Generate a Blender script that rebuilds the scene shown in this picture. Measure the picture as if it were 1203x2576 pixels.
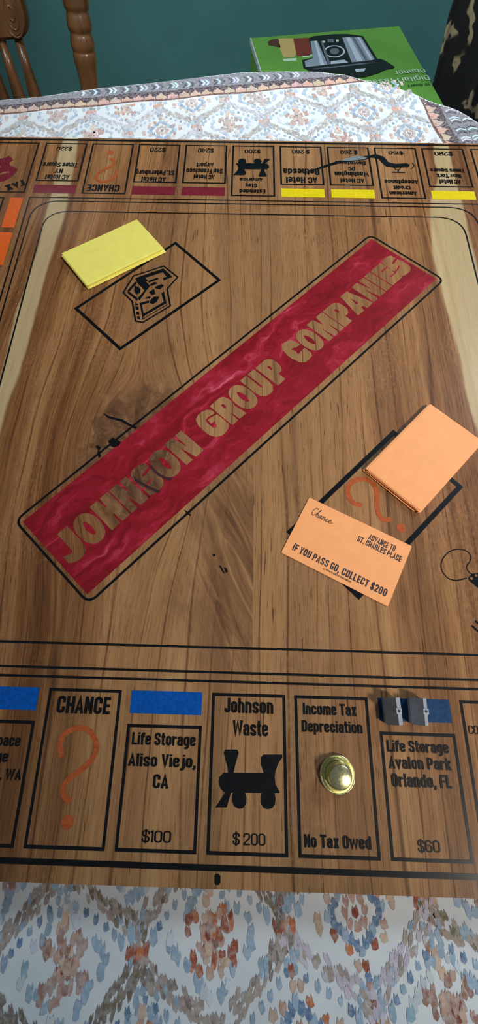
import bpy, bmesh, math, random
from mathutils import Vector, Matrix
random.seed(7)
for o in list(bpy.data.objects): bpy.data.objects.remove(o)
scene = bpy.context.scene
COL = scene.collection

# ------------------------------------------------------------------ camera
S = 0.048            # one board square (metres)
ZB = 0.775           # height of the board's upper face
ZC = 0.755           # height of the tablecloth
FPX, PCX, PCY = 1099.56433, 570.910235, 1288.0
CAM = Vector((-0.25576038*S, -4.49915944*S, 5.78441176*S + ZB))
R_ = Vector((0.9996114, 0.02776619, -0.00246724))
D_ = Vector((0.02489533, -0.92905514, -0.36910266))
F_ = Vector((-0.01254078, 0.36889781, -0.92938535))
cd = bpy.data.cameras.new('camera'); cam = bpy.data.objects.new('camera', cd); COL.objects.link(cam)
cam.matrix_world = Matrix(((R_.x, -D_.x, -F_.x, CAM.x), (R_.y, -D_.y, -F_.y, CAM.y), (R_.z, -D_.z, -F_.z, CAM.z), (0, 0, 0, 1)))
cd.sensor_fit = 'VERTICAL'; cd.sensor_height = 36.0; cd.sensor_width = 36.0
cd.lens = FPX/2576*36.0
cd.shift_x = (601.5-PCX)/2576; cd.shift_y = 0.0
cd.clip_start = 0.01; cd.clip_end = 50
scene.camera = cam

# ------------------------------------------------------------------ light
scene.view_settings.view_transform = 'Standard'
scene.view_settings.look = 'None'
scene.view_settings.gamma = 1.0
scene.view_settings.use_curve_mapping = False
scene.view_settings.exposure = 0.10
world = bpy.data.worlds.new('room_ambient'); scene.world = world; world.use_nodes = True
world.node_tree.nodes['Background'].inputs[0].default_value = (0.80, 0.92, 1.0, 1)
world.node_tree.nodes['Background'].inputs[1].default_value = 0.14
def area(name, loc, target, size, power, col):
    l = bpy.data.lights.new(name, 'AREA'); l.shape = 'DISK'; l.size = size; l.energy = power; l.color = col
    o = bpy.data.objects.new(name, l); COL.objects.link(o); o.location = loc
    o.rotation_euler = (Vector(target)-Vector(loc)).to_track_quat('-Z', 'Y').to_euler()
    return o
def spot(name, loc, target, angle, blend, radius, power, col):
    l = bpy.data.lights.new(name, 'SPOT'); l.spot_size = math.radians(angle); l.spot_blend = blend; l.shadow_soft_size = radius; l.energy = power; l.color = col
    o = bpy.data.objects.new(name, l); COL.objects.link(o); o.location = loc
    o.rotation_euler = (Vector(target)-Vector(loc)).to_track_quat('-Z', 'Y').to_euler()
    return o
spot('ceiling_spot', (1.20, -0.95, 2.40), (0.20, 0.10, ZB), 31, 1.0, 0.14, 178, (1.0, 0.93, 0.84))
spot('added_far_fill', (-0.50, -0.60, 2.45), (0.10, 1.35, 0.60), 42, 1.0, 0.05, 215, (0.80, 0.93, 1.0))  # added fill without a known fixture, brightens wall, chair and carton
area('window_light', (1.35, 1.05, 1.90), (0.05, 0.30, ZB), 0.60, 20, (0.70, 0.88, 1.0))

# ------------------------------------------------------------------ helpers
def bp(u, v, z=ZB):
    """world point on the horizontal plane z seen at photograph pixel (u, v)"""
    d = R_*((u-PCX)/FPX) + D_*((v-PCY)/FPX) + F_
    t = (z-CAM.z)/d.z
    return CAM + d*t
def bpl(u, v, p0, n):
    d = R_*((u-PCX)/FPX) + D_*((v-PCY)/FPX) + F_
    t = (Vector(p0)-CAM).dot(n)/d.dot(n)
    return CAM + d*t
def B(x, y): return (x*S, y*S)
def tag(o, label=None, cat=None, group=None, kind=None):
    if label: o['label'] = label
    if cat: o['category'] = cat
    if group: o['group'] = group
    if kind: o['kind'] = kind
    return o
WM = {}
def empty(name, loc, rz=0.0, label=None, cat=None, group=None):
    o = bpy.data.objects.new(name, None); COL.objects.link(o)
    o.location = loc; o.rotation_euler = (0, 0, rz); o.empty_display_size = 0.02
    WM[o.name] = Matrix.Translation(loc) @ Matrix.Rotation(rz, 4, 'Z')
    return tag(o, label, cat, group)
def link(name, me, mat, parent=None, world_space=True):
    o = bpy.data.objects.new(name, me); COL.objects.link(o)
    if mat is not None and not me.materials: me.materials.append(mat)
    WM[o.name] = Matrix.Identity(4)
    if parent is not None:
        o.parent = parent
        if world_space: o.matrix_parent_inverse = WM[parent.name].inverted()
    return o
def mesh(name, verts, faces, mat, parent=None, smooth=False, world_space=True):
    me = bpy.data.meshes.new(name); me.from_pydata([tuple(v) for v in verts], [], faces); me.update()
    if smooth: me.shade_smooth()
    return link(name, me, mat, parent, world_space)
def flat(name, polys, z, mat, parent=None):
    V = []; Fc = []
    for ip, p in enumerate(polys):
        a = sum(p[i][0]*p[(i+1) % len(p)][1]-p[(i+1) % len(p)][0]*p[i][1] for i in range(len(p)))
        if a < 0: p = p[::-1]
        Fc.append(tuple(range(len(V), len(V)+len(p)))); V += [(q[0], q[1], z+(ip % 9)*8e-6) for q in p]
    return mesh(name, V, Fc, mat, parent)
def bm_obj(name, bm, mat, parent=None, smooth=False, world_space=True):
    me = bpy.data.meshes.new(name); bm.to_mesh(me); bm.free()
    if smooth: me.shade_smooth()
    return link(name, me, mat, parent, world_space)
def bm_box(bm, c, d, rz=0.0, bevel=0.0, seg=2):
    r = bmesh.ops.create_cube(bm, size=1.0, matrix=Matrix.Translation(c) @ Matrix.Rotation(rz, 4, 'Z') @ Matrix.Diagonal((d[0], d[1], d[2], 1)))
    if bevel > 0:
        es = list({e for v in r['verts'] for e in v.link_edges})
        bmesh.ops.bevel(bm, geom=es, offset=bevel, segments=seg, affect='EDGES', profile=0.6)
def box(name, c, d, mat, parent=None, rz=0.0, bevel=0.0, world_space=True, smooth=False):
    bm = bmesh.new(); bm_box(bm, c, d, rz, bevel)
    return bm_obj(name, bm, mat, parent, smooth, world_space)
def lathe(name, prof, mat, p0, p1, parent=None, n=28, world_space=True, caps=True):
    """revolve profile [(t, radius)] about the axis p0 -> p1 (t in metres from p0)"""
    p0 = Vector(p0); ax = (Vector(p1)-p0).normalized()
    a = ax.orthogonal().normalized(); b = ax.cross(a)
    V = []; Fc = []
    for t, r in prof:
        for i in range(n):
            th = 2*math.pi*i/n
            V.append(p0+ax*t+(a*math.cos(th)+b*math.sin(th))*r)
    m = len(prof)
    for j in range(m-1):
        for i in range(n):
            Fc.append((j*n+i, j*n+(i+1) % n, (j+1)*n+(i+1) % n, (j+1)*n+i))
    if caps:
        Fc.append(tuple(range(n-1, -1, -1))); Fc.append(tuple(range((m-1)*n, m*n)))
    return mesh(name, V, Fc, mat, parent, True, world_space)
def fillet(pts, r, closed=False, seg=4):
    out = []; n = len(pts)
    for i, p in enumerate(pts):
        if not closed and i in (0, n-1): out.append(tuple(p)); continue
        a = Vector(pts[(i-1) % n][:2]); b = Vector(p[:2]); c = Vector(pts[(i+1) % n][:2])
        d1 = (a-b); d2 = (c-b); l1, l2 = d1.length, d2.length
        if l1 < 1e-9 or l2 < 1e-9: out.append(tuple(p)); continue
        k = min(r, l1*0.5 if closed or 0 < i-1 else l1*0.98, l2*0.5 if closed or i+1 < n-1 else l2*0.98)
        s_, e_ = b+d1/l1*k, b+d2/l2*k
        for j in range(seg+1):
            t = j/seg
            w = s_*(1-t)**2*1.0 + b*2*t*(1-t) + e_*t*t
            out.append((w.x, w.y))
    return out
def ribbon(pts, w, closed=False):
    """list of quads for a stroked polyline"""
    P = []
    for p in pts:
        if not P or (Vector(p)-P[-1]).length > 1e-7: P.append(Vector(p))
    if closed and (P[0]-P[-1]).length < 1e-7: P.pop()
    n = len(P); Lf = []; Rt = []
    for i in range(n):
        a = P[i-1] if (i > 0 or closed) else None
        c = P[(i+1) % n] if (i < n-1 or closed) else None
        if a is None: t = (c-P[i]).normalized(); m = Vector((-t.y, t.x)); k = 1
        elif c is None: t = (P[i]-a).normalized(); m = Vector((-t.y, t.x)); k = 1
        else:
            t1 = (P[i]-a).normalized(); t2 = (c-P[i]).normalized()
            n1 = Vector((-t1.y, t1.x)); n2 = Vector((-t2.y, t2.x)); m = n1+n2
            if m.length < 1e-6: m = n1
            m.normalize(); k = min(1.0/max(m.dot(n1), 0.3), 2.0)
        Lf.append(P[i]+m*(w/2*k)); Rt.append(P[i]-m*(w/2*k))
    q = []
    for i in range(n if closed else n-1):
        j = (i+1) % n
        q.append([tuple(Lf[i]), tuple(Rt[i]), tuple(Rt[j]), tuple(Lf[j])])
    return q
def disc(c, r, n=24, ry=None):
    ry = r if ry is None else ry
    return [(c[0]+r*math.cos(2*math.pi*i/n), c[1]+ry*math.sin(2*math.pi*i/n)) for i in range(n)]

# ------------------------------------------------------------------ materials
class NT:
    def __init__(self, name):
        self.m = bpy.data.materials.new(name); self.m.use_nodes = True
        self.t = self.m.node_tree; self.n = self.t.nodes
        self.b = self.n['Principled BSDF']
    def new(self, ty, **kw):
        x = self.n.new(ty)
        for k, v in kw.items(): setattr(x, k, v)
        return x
    def put(self, sock, v):
        if isinstance(v, bpy.types.NodeSocket): self.t.links.new(v, sock)
        elif isinstance(v, (tuple, list)) and len(v) == 3 and sock.type == 'RGBA': sock.default_value = (*v, 1)
        else: sock.default_value = v
    def math(self, op, a, b=None, c=None, clamp=False):
        x = self.new('ShaderNodeMath', operation=op, use_clamp=clamp)
        self.put(x.inputs[0], a)
        if b is not None: self.put(x.inputs[1], b)
        if c is not None: self.put(x.inputs[2], c)
        return x.outputs[0]
    def add(self, a, b): return self.math('ADD', a, b)
    def sub(self, a, b): return self.math('SUBTRACT', a, b)
    def mul(self, a, b): return self.math('MULTIPLY', a, b)
    def comb(self, x, y, z=0.0):
        c = self.new('ShaderNodeCombineXYZ'); self.put(c.inputs[0], x); self.put(c.inputs[1], y); self.put(c.inputs[2], z)
        return c.outputs[0]
    def pos(self, k=1.0):
        g = self.new('ShaderNodeNewGeometry'); sp = self.new('ShaderNodeSeparateXYZ')
        self.t.links.new(g.outputs['Position'], sp.inputs[0])
        return [self.mul(sp.outputs[i], k) for i in range(3)]
    def noise(self, vec, scale=1.0, detail=2.0, rough=0.5, dist=0.0):
        x = self.new('ShaderNodeTexNoise'); self.put(x.inputs['Vector'], vec)
        x.inputs['Scale'].default_value = scale; x.inputs['Detail'].default_value = detail
        x.inputs['Roughness'].default_value = rough; x.inputs['Distortion'].default_value = dist
        return x.outputs[0]
    def ss(self, v, a, b, lo=0.0, hi=1.0):
        x = self.new('ShaderNodeMapRange', interpolation_type='SMOOTHSTEP')
        self.put(x.inputs[0], v); self.put(x.inputs[1], a); self.put(x.inputs[2], b); self.put(x.inputs[3], lo); self.put(x.inputs[4], hi)
        return x.outputs[0]
    def ramp(self, v, stops):
        x = self.new('ShaderNodeValToRGB'); self.put(x.inputs[0], v); e = x.color_ramp.elements
        while len(e) < len(stops): e.new(0.5)
        for i, (p, c) in enumerate(stops): e[i].position = p; e[i].color = (*c, 1)
        return x.outputs[0]
    def mix(self, f, a, b, mode='MIX'):
        x = self.new('ShaderNodeMix', data_type='RGBA', blend_type=mode)
        self.put(x.inputs[0], f); self.put(x.inputs[6], a); self.put(x.inputs[7], b)
        return x.outputs[2]
    def curve(self, v, pts, lo=-7.0, hi=7.0):
        """piecewise curve through (in, out) pairs, both in [lo, hi]"""
        x = self.new('ShaderNodeFloatCurve'); c = x.mapping.curves[0]
        P = sorted(((a-lo)/(hi-lo), (b-lo)/(hi-lo)) for a, b in pts)
        c.points[0].location = P[0]; c.points[1].location = P[-1]
        for p in P[1:-1]: c.points.new(*p)
        x.mapping.extend = 'HORIZONTAL'; x.mapping.update()
        self.put(x.inputs['Value'], self.mul(self.sub(v, lo), 1/(hi-lo)))
        return self.add(self.mul(x.outputs[0], hi-lo), lo)
    def bump(self, h, strength, dist=0.001):
        x = self.new('ShaderNodeBump'); x.inputs['Strength'].default_value = strength; x.inputs['Distance'].default_value = dist
        self.put(x.inputs['Height'], h); self.t.links.new(x.outputs[0], self.b.inputs['Normal'])
    def set(self, **kw):
        for k, v in kw.items(): self.put(self.b.inputs[k.replace('_', ' ')], v)
        return self.m
def srgb(r, g, b):
    f = lambda c: (c/255/12.92) if c/255 <= 0.04045 else ((c/255+0.055)/1.055)**2.4
    return (f(r), f(g), f(b))
def plain(name, col, rough=0.5, metal=0.0, var=0.06, scale=400, **kw):
    k = NT(name); x, y, z = k.pos()
    n = k.noise(k.comb(x, y, z), scale, 2)
    c = k.mix(k.ss(n, 0.3, 0.7), tuple(v*(1-var) for v in col), tuple(min(1, v*(1+var)) for v in col))
    k.set(Base_Color=c, Roughness=rough, Metallic=metal)
    for a, b in kw.items(): k.put(k.b.inputs[a.replace('_', ' ')], b)
    return k.m

def px(u, v): p = bp(u, v); return p.x/S, p.y/S
KN = px(335, 1130)
SAP_LI = [px(*p) for p in [(200, 347), (191, 400), (178, 470), (164, 545), (138, 620), (110, 720), (82, 820), (58, 920), (22, 1020), (0, 1110), (-60, 1300)]]
SAP_LO = [px(*p) for p in [(160, 347), (143, 400), (130, 470), (112, 545), (93, 620), (62, 720), (30, 820), (8, 920), (-35, 1020), (-70, 1110), (-130, 1300)]]
SAP_RI = [px(*p) for p in [(1091, 352), (1092, 400), (1098, 450), (1084, 500), (1080, 560), (1101, 700), (1131, 810), (1156, 910), (1176, 1010), (1200, 1090), (1270, 1300)]]
SAP_RO = [px(*p) for p in [(1128, 352), (1137, 400), (1150, 450), (1163, 500), (1176, 560), (1212, 700), (1250, 810), (1290, 910), (1320, 1010), (1350, 1090), (1430, 1300)]]
def wood(name, right):
    k = NT(name); X, Y, Z = k.pos(1.0/S)
    lo = k.noise(k.comb(k.mul(X, .55), k.mul(Y, .22), 3.1 if right else 0.0), 1, 2)
    x = k.add(X, k.mul(k.sub(lo, .5), .35 if not right else .22))
    dx = k.sub(x, KN[0]); dy = k.mul(k.sub(Y, KN[1]), .62)
    r2 = k.add(k.mul(dx, dx), k.mul(dy, dy))
    psi = k.mul(dx, k.sub(1.0, k.math('DIVIDE', .62 if not right else .10, k.add(r2, .22))))
    off = 11.0 if right else 0.0
    band = k.noise(k.comb(k.mul(psi, 1.9), k.mul(Y, .05), off), 1, 3, .55)
    line = k.noise(k.comb(k.mul(psi, 9.0), k.mul(Y, .10), off+2), 1, 4, .65)
    fibre = k.noise(k.comb(k.mul(psi, 70), k.mul(Y, 2.2), off+4), 1, 2, .6)
    t = k.add(k.mul(band, .62), k.add(k.mul(line, .26), k.mul(fibre, .12)))
    c = k.ramp(t, [(.35, (.078, .028, .010)), (.43, (.155, .060, .021)), (.50, (.245, .105, .039)), (.57, (.340, .162, .064)), (.67, (.450, .242, .108))])
    ctr = k.ss(k.math('ABSOLUTE', k.add(X, k.mul(k.sub(lo, .5), 2.5))), 3.1, .6)
    c = k.mix(k.mul(ctr, .42), c, (.46, .262, .122))
    # dark growth lines
    gl = k.noise(k.comb(k.mul(psi, 1.3), k.mul(Y, .05), off+7), 1, 2, .5)
    g1 = k.math('ABSOLUTE', k.sub(k.math('FRACT', k.add(k.mul(psi, 3.4), k.mul(gl, 3.6))), .5))
    gv = k.ss(k.noise(k.comb(k.mul(psi, 5), k.mul(Y, .5), off+8), 1, 2), .33, .60, .25, .85)
    c = k.mix(k.mul(k.ss(g1, .07, .0), gv), c, (.085, .032, .011))
    # open pores, short dark dashes
    reg = k.ss(k.noise(k.comb(k.mul(X, .9), k.mul(Y, .35), off+5), 1, 1), .46, .60)
    if right: reg = k.math('MAXIMUM', reg, k.mul(k.ss(X, 1.5, .5), k.ss(Y, 1.2, -.6)))
    po = k.noise(k.comb(k.mul(psi, 34), k.mul(Y, 1.6), off+9), 1, 2, .55)
    c = k.mix(k.mul(k.mul(k.ss(po, .65, .69), reg), .85), c, (.055, .022, .010))
    # pebbled figure
    fig = k.noise(k.comb(k.mul(X, 26), k.mul(Y, 15), off), 1, 2)
    figm = k.ss(k.noise(k.comb(k.mul(X, .8), k.mul(Y, .5), off+20), 1, 1), .50, .62)
    c = k.mix(k.mul(k.mul(k.ss(fig, .45, .65), figm), .20), c, (.46, .26, .13))
    c = k.mix(.55, c, k.ramp(fibre, [(.30, (.42, .40, .38)), (.50, (.98, .97, .96)), (.68, (1.0, 1.0, 1.0))]), 'MULTIPLY')
    if not right:
        wob = k.noise(k.comb(k.mul(X, 1.2), k.mul(Y, 1.2), 0), 1, 4, .6)
        kr = k.add(k.math('SQRT', r2), k.mul(k.sub(wob, .5), 1.2))
        km = k.ss(kr, 1.02, .45)
        ang = k.math('ARCTAN2', dy, dx)
        ring = k.noise(k.comb(k.mul(kr, 4.5), k.mul(ang, 2.2), 3), 1, 5, .68)
        kc = k.ramp(ring, [(.34, (.050, .022, .012)), (.47, (.105, .048, .024)), (.58, (.19, .092, .046)), (.70, (.36, .19, .09))])
        c = k.mix(k.mul(km, .9), c, kc)
        # dark figured wood below the knot, down to the joint
        px2, py2 = px(610, 1430)
        d2x = k.mul(k.sub(X, px2), .95); d2y = k.mul(k.sub(Y, py2), .45)
        r3 = k.add(k.math('SQRT', k.add(k.mul(d2x, d2x), k.mul(d2y, d2y))), k.mul(k.sub(wob, .5), 1.3))
        sw = k.noise(k.comb(k.mul(k.add(X, k.mul(Y, .45)), 5.5), k.mul(k.sub(Y, k.mul(X, .5)), .7), 8), 1, 5, .66, 1.0)
        kc2 = k.ramp(sw, [(.34, (.070, .030, .015)), (.47, (.150, .070, .033)), (.58, (.235, .118, .054)), (.70, (.42, .235, .11))])
        c = k.mix(k.mul(k.ss(r3, 1.05, .30), .82), c, kc2)
    # pale sapwood
    wn = k.mul(k.sub(k.noise(k.comb(k.mul(X, 3), k.mul(Y, 1.2), 1), 1, 3), .5), .10)
    Xw = k.add(X, wn)
    A, Bb = (SAP_RI, SAP_RO) if right else (SAP_LO, SAP_LI)
    inn = k.curve(Y, [(b, a) for a, b in A]); out = k.curve(Y, [(b, a) for a, b in Bb])
    sm = k.mul(k.ss(k.sub(Xw, inn), -.015, .05), k.ss(k.sub(out, Xw), -.015, .05))
    sc = k.ramp(k.add(k.mul(line, .5), k.mul(fibre, .5)), [(.3, (.40, .285, .140)), (.7, (.56, .43, .245))])
    c = k.mix(k.mul(sm, .95), c, sc)
    k.bump(k.add(fibre, k.mul(po, -.5)), .06, .0004)
    k.set(Base_Color=c, Roughness=.5, Specular_IOR_Level=.12, Coat_Weight=.30, Coat_Roughness=.16)
    return k.m
W_L = wood('walnut_left', False); W_R = wood('walnut_right', True)

def resin():
    k = NT('red_resin'); X, Y, Z = k.pos(1.0/S)
    a = math.radians(46.9)
    u = k.add(k.mul(X, math.cos(a)), k.mul(Y, math.sin(a))); v = k.add(k.mul(X, -math.sin(a)), k.mul(Y, math.cos(a)))
    w1 = k.noise(k.comb(k.mul(u, .9), k.mul(v, 1.6), 0), 1, 3, .6)
    w2 = k.noise(k.comb(k.mul(u, 1.1), k.mul(v, 1.8), 9), 1, 3, .6)
    uu = k.add(u, k.mul(w1, 1.5)); vv = k.add(v, k.mul(w2, 1.1))
    n = k.noise(k.comb(k.mul(uu, .8), k.mul(vv, 4.6), 2), 1, 5, .62)
    c = k.ramp(n, [(.28, (.14, .004, .008)), (.47, (.235, .007, .015)), (.57, (.32, .012, .028)), (.66, (.46, .045, .085)), (.78, (.72, .18, .25))])
    k.set(Base_Color=c, Roughness=.5, Specular_IOR_Level=.12, Coat_Weight=.35, Coat_Roughness=.16)
    return k.m
M_RESIN = resin()
GL = dict(Coat_Weight=.30, Coat_Roughness=.16, Specular_IOR_Level=.12)
M_BLACK = plain('black_inlay', (.0045, .0050, .0065), .35, var=.2, **GL)
M_MAROON = plain('maroon_inlay', srgb(118, 34, 48), .4, var=.15, **GL)
M_YELLOWI = plain('yellow_inlay', srgb(228, 205, 20), .4, **GL)
M_BLUE = plain('blue_inlay', srgb(0, 80, 168), .4, var=.15, **GL)
M_NAVY = plain('navy_inlay', srgb(22, 58, 98), .4, var=.2, **GL)
M_ORANGEI = plain('orange_inlay', srgb(224, 98, 34), .4, var=.08, **GL)
M_QM = plain('orange_mark', srgb(172, 84, 44), .4, var=.12, scale=500, **GL)
M_BARK = plain('purple_bark_fill', (.035, .010, .016), .5, var=.3, scale=900)
M_GLINT = plain('glint_paint', (.55, .58, .62), .25, .7)  # silvery colour of the reflection painted on the filled crack

# ------------------------------------------------------------------ condensed letter shapes drawn with strokes
def glyph(ch, s):
    """strokes [(points, corner radius, closed)] and advance width; cap height 1"""
    xh = .77; b = s/2; t = 1-s/2; m = xh-s/2; l = s/2
    up = .46 if s > .13 else .50; lw = .43 if s > .13 else .45
    w = up if (ch.isupper() or ch.isdigit() or ch == '$') else lw
    if ch in 'MW': w = up*1.5
    if ch in 'mw': w = lw*1.55
    if ch in 'Iil1.,|': w = s*1.05
    if ch == '1': w = s*1.7
    if ch in 'jft': w = s*1.75
    if ch in 'r': w = s*2.0
    if ch in 'EFL': w = up*.86
    if ch in 'J': w = up*.82
    r = w-s/2; c = w/2; R = .42*w; h = (b+t)/2; g = []
    def A(p, rad=0.0, cl=False): g.append((p, rad, cl))
    if ch == 'A': A([(l*.75, 0), (c, t+s*.1), (w-l*.75, 0)]); A([(w*.25, .27), (w*.75, .27)])
    elif ch == 'B': A([(l, b), (l, t), (r, t), (r, h), (l, h)], R); A([(l, h), (r, h), (r, b), (l, b)], R); A([(l, 0), (l, 1)])
    elif ch == 'C': A([(r, .62), (r, t), (l, t), (l, b), (r, b), (r, .38)], R)
    elif ch == 'D': A([(l, b), (l, t), (r, t), (r, b), (l, b)], R); A([(l, 0), (l, 1)])
    elif ch == 'E': A([(l, 0), (l, 1)]); A([(l, t), (w, t)]); A([(l, h), (w*.92, h)]); A([(l, b), (w, b)])
    elif ch == 'F': A([(l, 0), (l, 1)]); A([(l, t), (w, t)]); A([(l, h), (w*.92, h)])
    elif ch == 'G': A([(r, .68), (r, t), (l, t), (l, b), (r, b), (r, .30)], R); A([(r, 0), (r, .50)]); A([(c, .50-s*.4), (w, .50-s*.4)])
    elif ch == 'H': A([(l, 0), (l, 1)]); A([(r, 0), (r, 1)]); A([(l, h), (r, h)])
    elif ch == 'I': A([(c, 0), (c, 1)])
    elif ch == 'J': A([(r, 1), (r, b), (l, b), (l, .3)], R)
    elif ch == 'K': A([(l, 0), (l, 1)]); A([(l, .38), (r, 1)]); A([(w*.4, .5), (r, 0)])
    elif ch == 'L': A([(l, 1), (l, b), (w, b)])
    elif ch == 'M': A([(l, 0), (l, 1)]); A([(r, 0), (r, 1)]); A([(l, .95), (c, .1), (r, .95)])
    elif ch == 'N': A([(l, 0), (l, 1)]); A([(r, 0), (r, 1)]); A([(l, .95), (r, .05)])
    elif ch in 'O0': A([(l, b), (l, t), (r, t), (r, b)], R, True)
    elif ch == 'P': A([(l, 0), (l, 1)]); A([(l, t), (r, t), (r, .42), (l, .42)], R)
    elif ch == 'Q': A([(l, b), (l, t), (r, t), (r, b)], R, True); A([(c, .2), (w, -.05)])
    elif ch == 'R': A([(l, 0), (l, 1)]); A([(l, t), (r, t), (r, .48), (l, .48)], R); A([(c, .48), (r, .42), (r, 0)], R*.5)
    elif ch == 'S': A([(r, .68), (r, t), (l, t), (l, .56), (r, .44), (r, b), (l, b), (l, .32)], R*.75)
    elif ch == 'T': A([(c, 0), (c, 1)]); A([(0, t), (w, t)])
    elif ch == 'U': A([(l, 1), (l, b), (r, b), (r, 1)], R)
    elif ch == 'V': A([(l*.75, 1), (c, b*.3), (w-l*.75, 1)])
    elif ch == 'W': A([(l*.8, 1), (w*.28, .06), (c, .9), (w*.72, .06), (w-l*.8, 1)])
    elif ch == 'X': A([(l, 0), (r, 1)]); A([(l, 1), (r, 0)])
    elif ch == 'Y': A([(l*.8, 1), (c, .42), (w-l*.8, 1)]); A([(c, 0), (c, .5)])
    elif ch == 'a': A([(l, m*.78), (l, m), (r, m), (r, 0)], R*.8); A([(r, .46), (l, .42), (l, b), (r, b), (r, .3)], R*.6)
    elif ch == 'b': A([(l, 0), (l, 1)]); A([(l, m), (r, m), (r, b), (l, b)], R)
    elif ch == 'c': A([(r, m*.66), (r, m), (l, m), (l, b), (r, b), (r, .32)], R)
    elif ch == 'd': A([(r, 0), (r, 1)]); A([(r, m), (l, m), (l, b), (r, b)], R)
    elif ch == 'e': A([(l, .40), (r, .40), (r, m), (l, m), (l, b), (r, b), (r, .26)], R*.7)
    elif ch == 'f': A([(l+s*.15, 0), (l+s*.15, t), (w, t)], R); A([(0, xh-s*.4), (w, xh-s*.4)])
    elif ch == 'g': A([(r, m), (l, m), (l, b), (r, b)], R); A([(r, xh), (r, -.17), (l, -.17)], R)
    elif ch == 'h': A([(l, 0), (l, 1)]); A([(l, m), (r, m), (r, 0)], R)
    elif ch == 'i': A([(c, 0), (c, xh)]); A([(c, .86), (c, 1)])
    elif ch == 'j': A([(r, xh), (r, -.14), (0, -.14)], R); A([(r, .86), (r, 1)])
    elif ch == 'k': A([(l, 0), (l, 1)]); A([(l, .3), (r, xh)]); A([(w*.42, .44), (r, 0)])
    elif ch == 'l': A([(c, 0), (c, 1)])
    elif ch == 'm': A([(l, 0), (l, xh)]); A([(l, m), (c, m), (c, 0)], R*.6); A([(c, m), (r, m), (r, 0)], R*.6)
    elif ch == 'n': A([(l, 0), (l, xh)]); A([(l, m), (r, m), (r, 0)], R)
    elif ch == 'o': A([(l, b), (l, m), (r, m), (r, b)], R, True)
    elif ch == 'p': A([(l, -.22), (l, xh)]); A([(l, m), (r, m), (r, b), (l, b)], R)
    elif ch == 'q': A([(r, -.22), (r, xh)]); A([(r, m), (l, m), (l, b), (r, b)], R)
    elif ch == 'r': A([(l, 0), (l, xh)]); A([(l, m*.86), (w, m)])
    elif ch == 's': A([(r, m*.74), (r, m), (l, m), (l, m*.6), (r, m*.42), (r, b), (l, b), (l, .24)], R*.7)
    elif ch == 't': A([(c-s*.1, 1.0), (c-s*.1, b), (w, b)], R*.7); A([(0, xh-s*.4), (w, xh-s*.4)])
    elif ch == 'u': A([(l, xh), (l, b), (r, b)], R); A([(r, xh), (r, 0)])
    elif ch == 'v': A([(l*.7, xh), (c, b*.3), (w-l*.7, xh)])
    elif ch == 'w': A([(l*.8, xh), (w*.28, .05), (c, xh*.9), (w*.72, .05), (w-l*.8, xh)])
    elif ch == 'x': A([(l, 0), (r, xh)]); A([(l, xh), (r, 0)])
    elif ch == 'y': A([(l*.7, xh), (c, .05)]); A([(w-l*.7, xh), (w*.35, -.22)])
    elif ch == '1': A([(r, 0), (r, 1)]); A([(0, .82), (r, .97)])
    elif ch == '2': A([(l, .66), (l, t), (r, t), (r, .56), (l, .14), (l, b)], R*.8); A([(0, b), (w, b)])
    elif ch == '3': A([(l, .7), (l, t), (r, t), (r, h), (c, h)], R); A([(c, h), (r, h), (r, b), (l, b), (l, .3)], R)
    elif ch == '4': A([(r-s*.2, 0), (r-s*.2, 1)]); A([(w*.6, t), (l, .28), (w, .28)])
    elif ch == '5': A([(r, t), (l, t), (l, .52), (r, .58), (r, b), (l, b), (l, .28)], R*.6)
    elif ch == '6': A([(r, .72), (r, t), (l, t), (l, b), (r, b), (r, .56), (l, .56)], R)
    elif ch == '8': A([(l, h), (l, t), (r, t), (r, h)], R, True); A([(l, b), (l, h), (r, h), (r, b)], R, True)
    elif ch == '9': A([(r, .44), (l, .44), (l, t), (r, t), (r, b), (l, b), (l, .28)], R)
    elif ch == '$': A([(r, .68), (r, t), (l, t), (l, .56), (r, .44), (r, b), (l, b), (l, .32)], R*.7); A([(c, -.10), (c, 1.10)])
    elif ch == '.': A([(c, 0), (c, s*1.05)])
    elif ch == ',': A([(c, s), (c, s*.2), (c-s*.4, -s*.9)])
    return g, w
def text_quads(txt, p0, xdir, width, height, s=.17, track=.055, updir=None, hs=None):
    """stroke quads for a line of text; baseline starts at p0 and runs along xdir for `width`"""
    pen = 0.0; items = []
    for ch in txt:
        if ch == ' ': pen += .22; continue
        g, w = glyph(ch, s)
        for pts, rad, cl in g:
            P = fillet(pts, rad, cl) if rad > 0 else [tuple(q) for q in pts]
            for quad in ribbon(P, s, cl): items.append([(q[0]+pen, q[1]) for q in quad])
        pen += w+track
    total = pen-track
    xd = Vector(xdir).normalized(); ud = Vector(updir).normalized() if updir else Vector((-xd.y, xd.x))
    kx = width/total; p0 = Vector(p0)
    return [[tuple(p0+xd*(q[0]*kx)+ud*(q[1]*height)) for q in quad] for quad in items]

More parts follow.
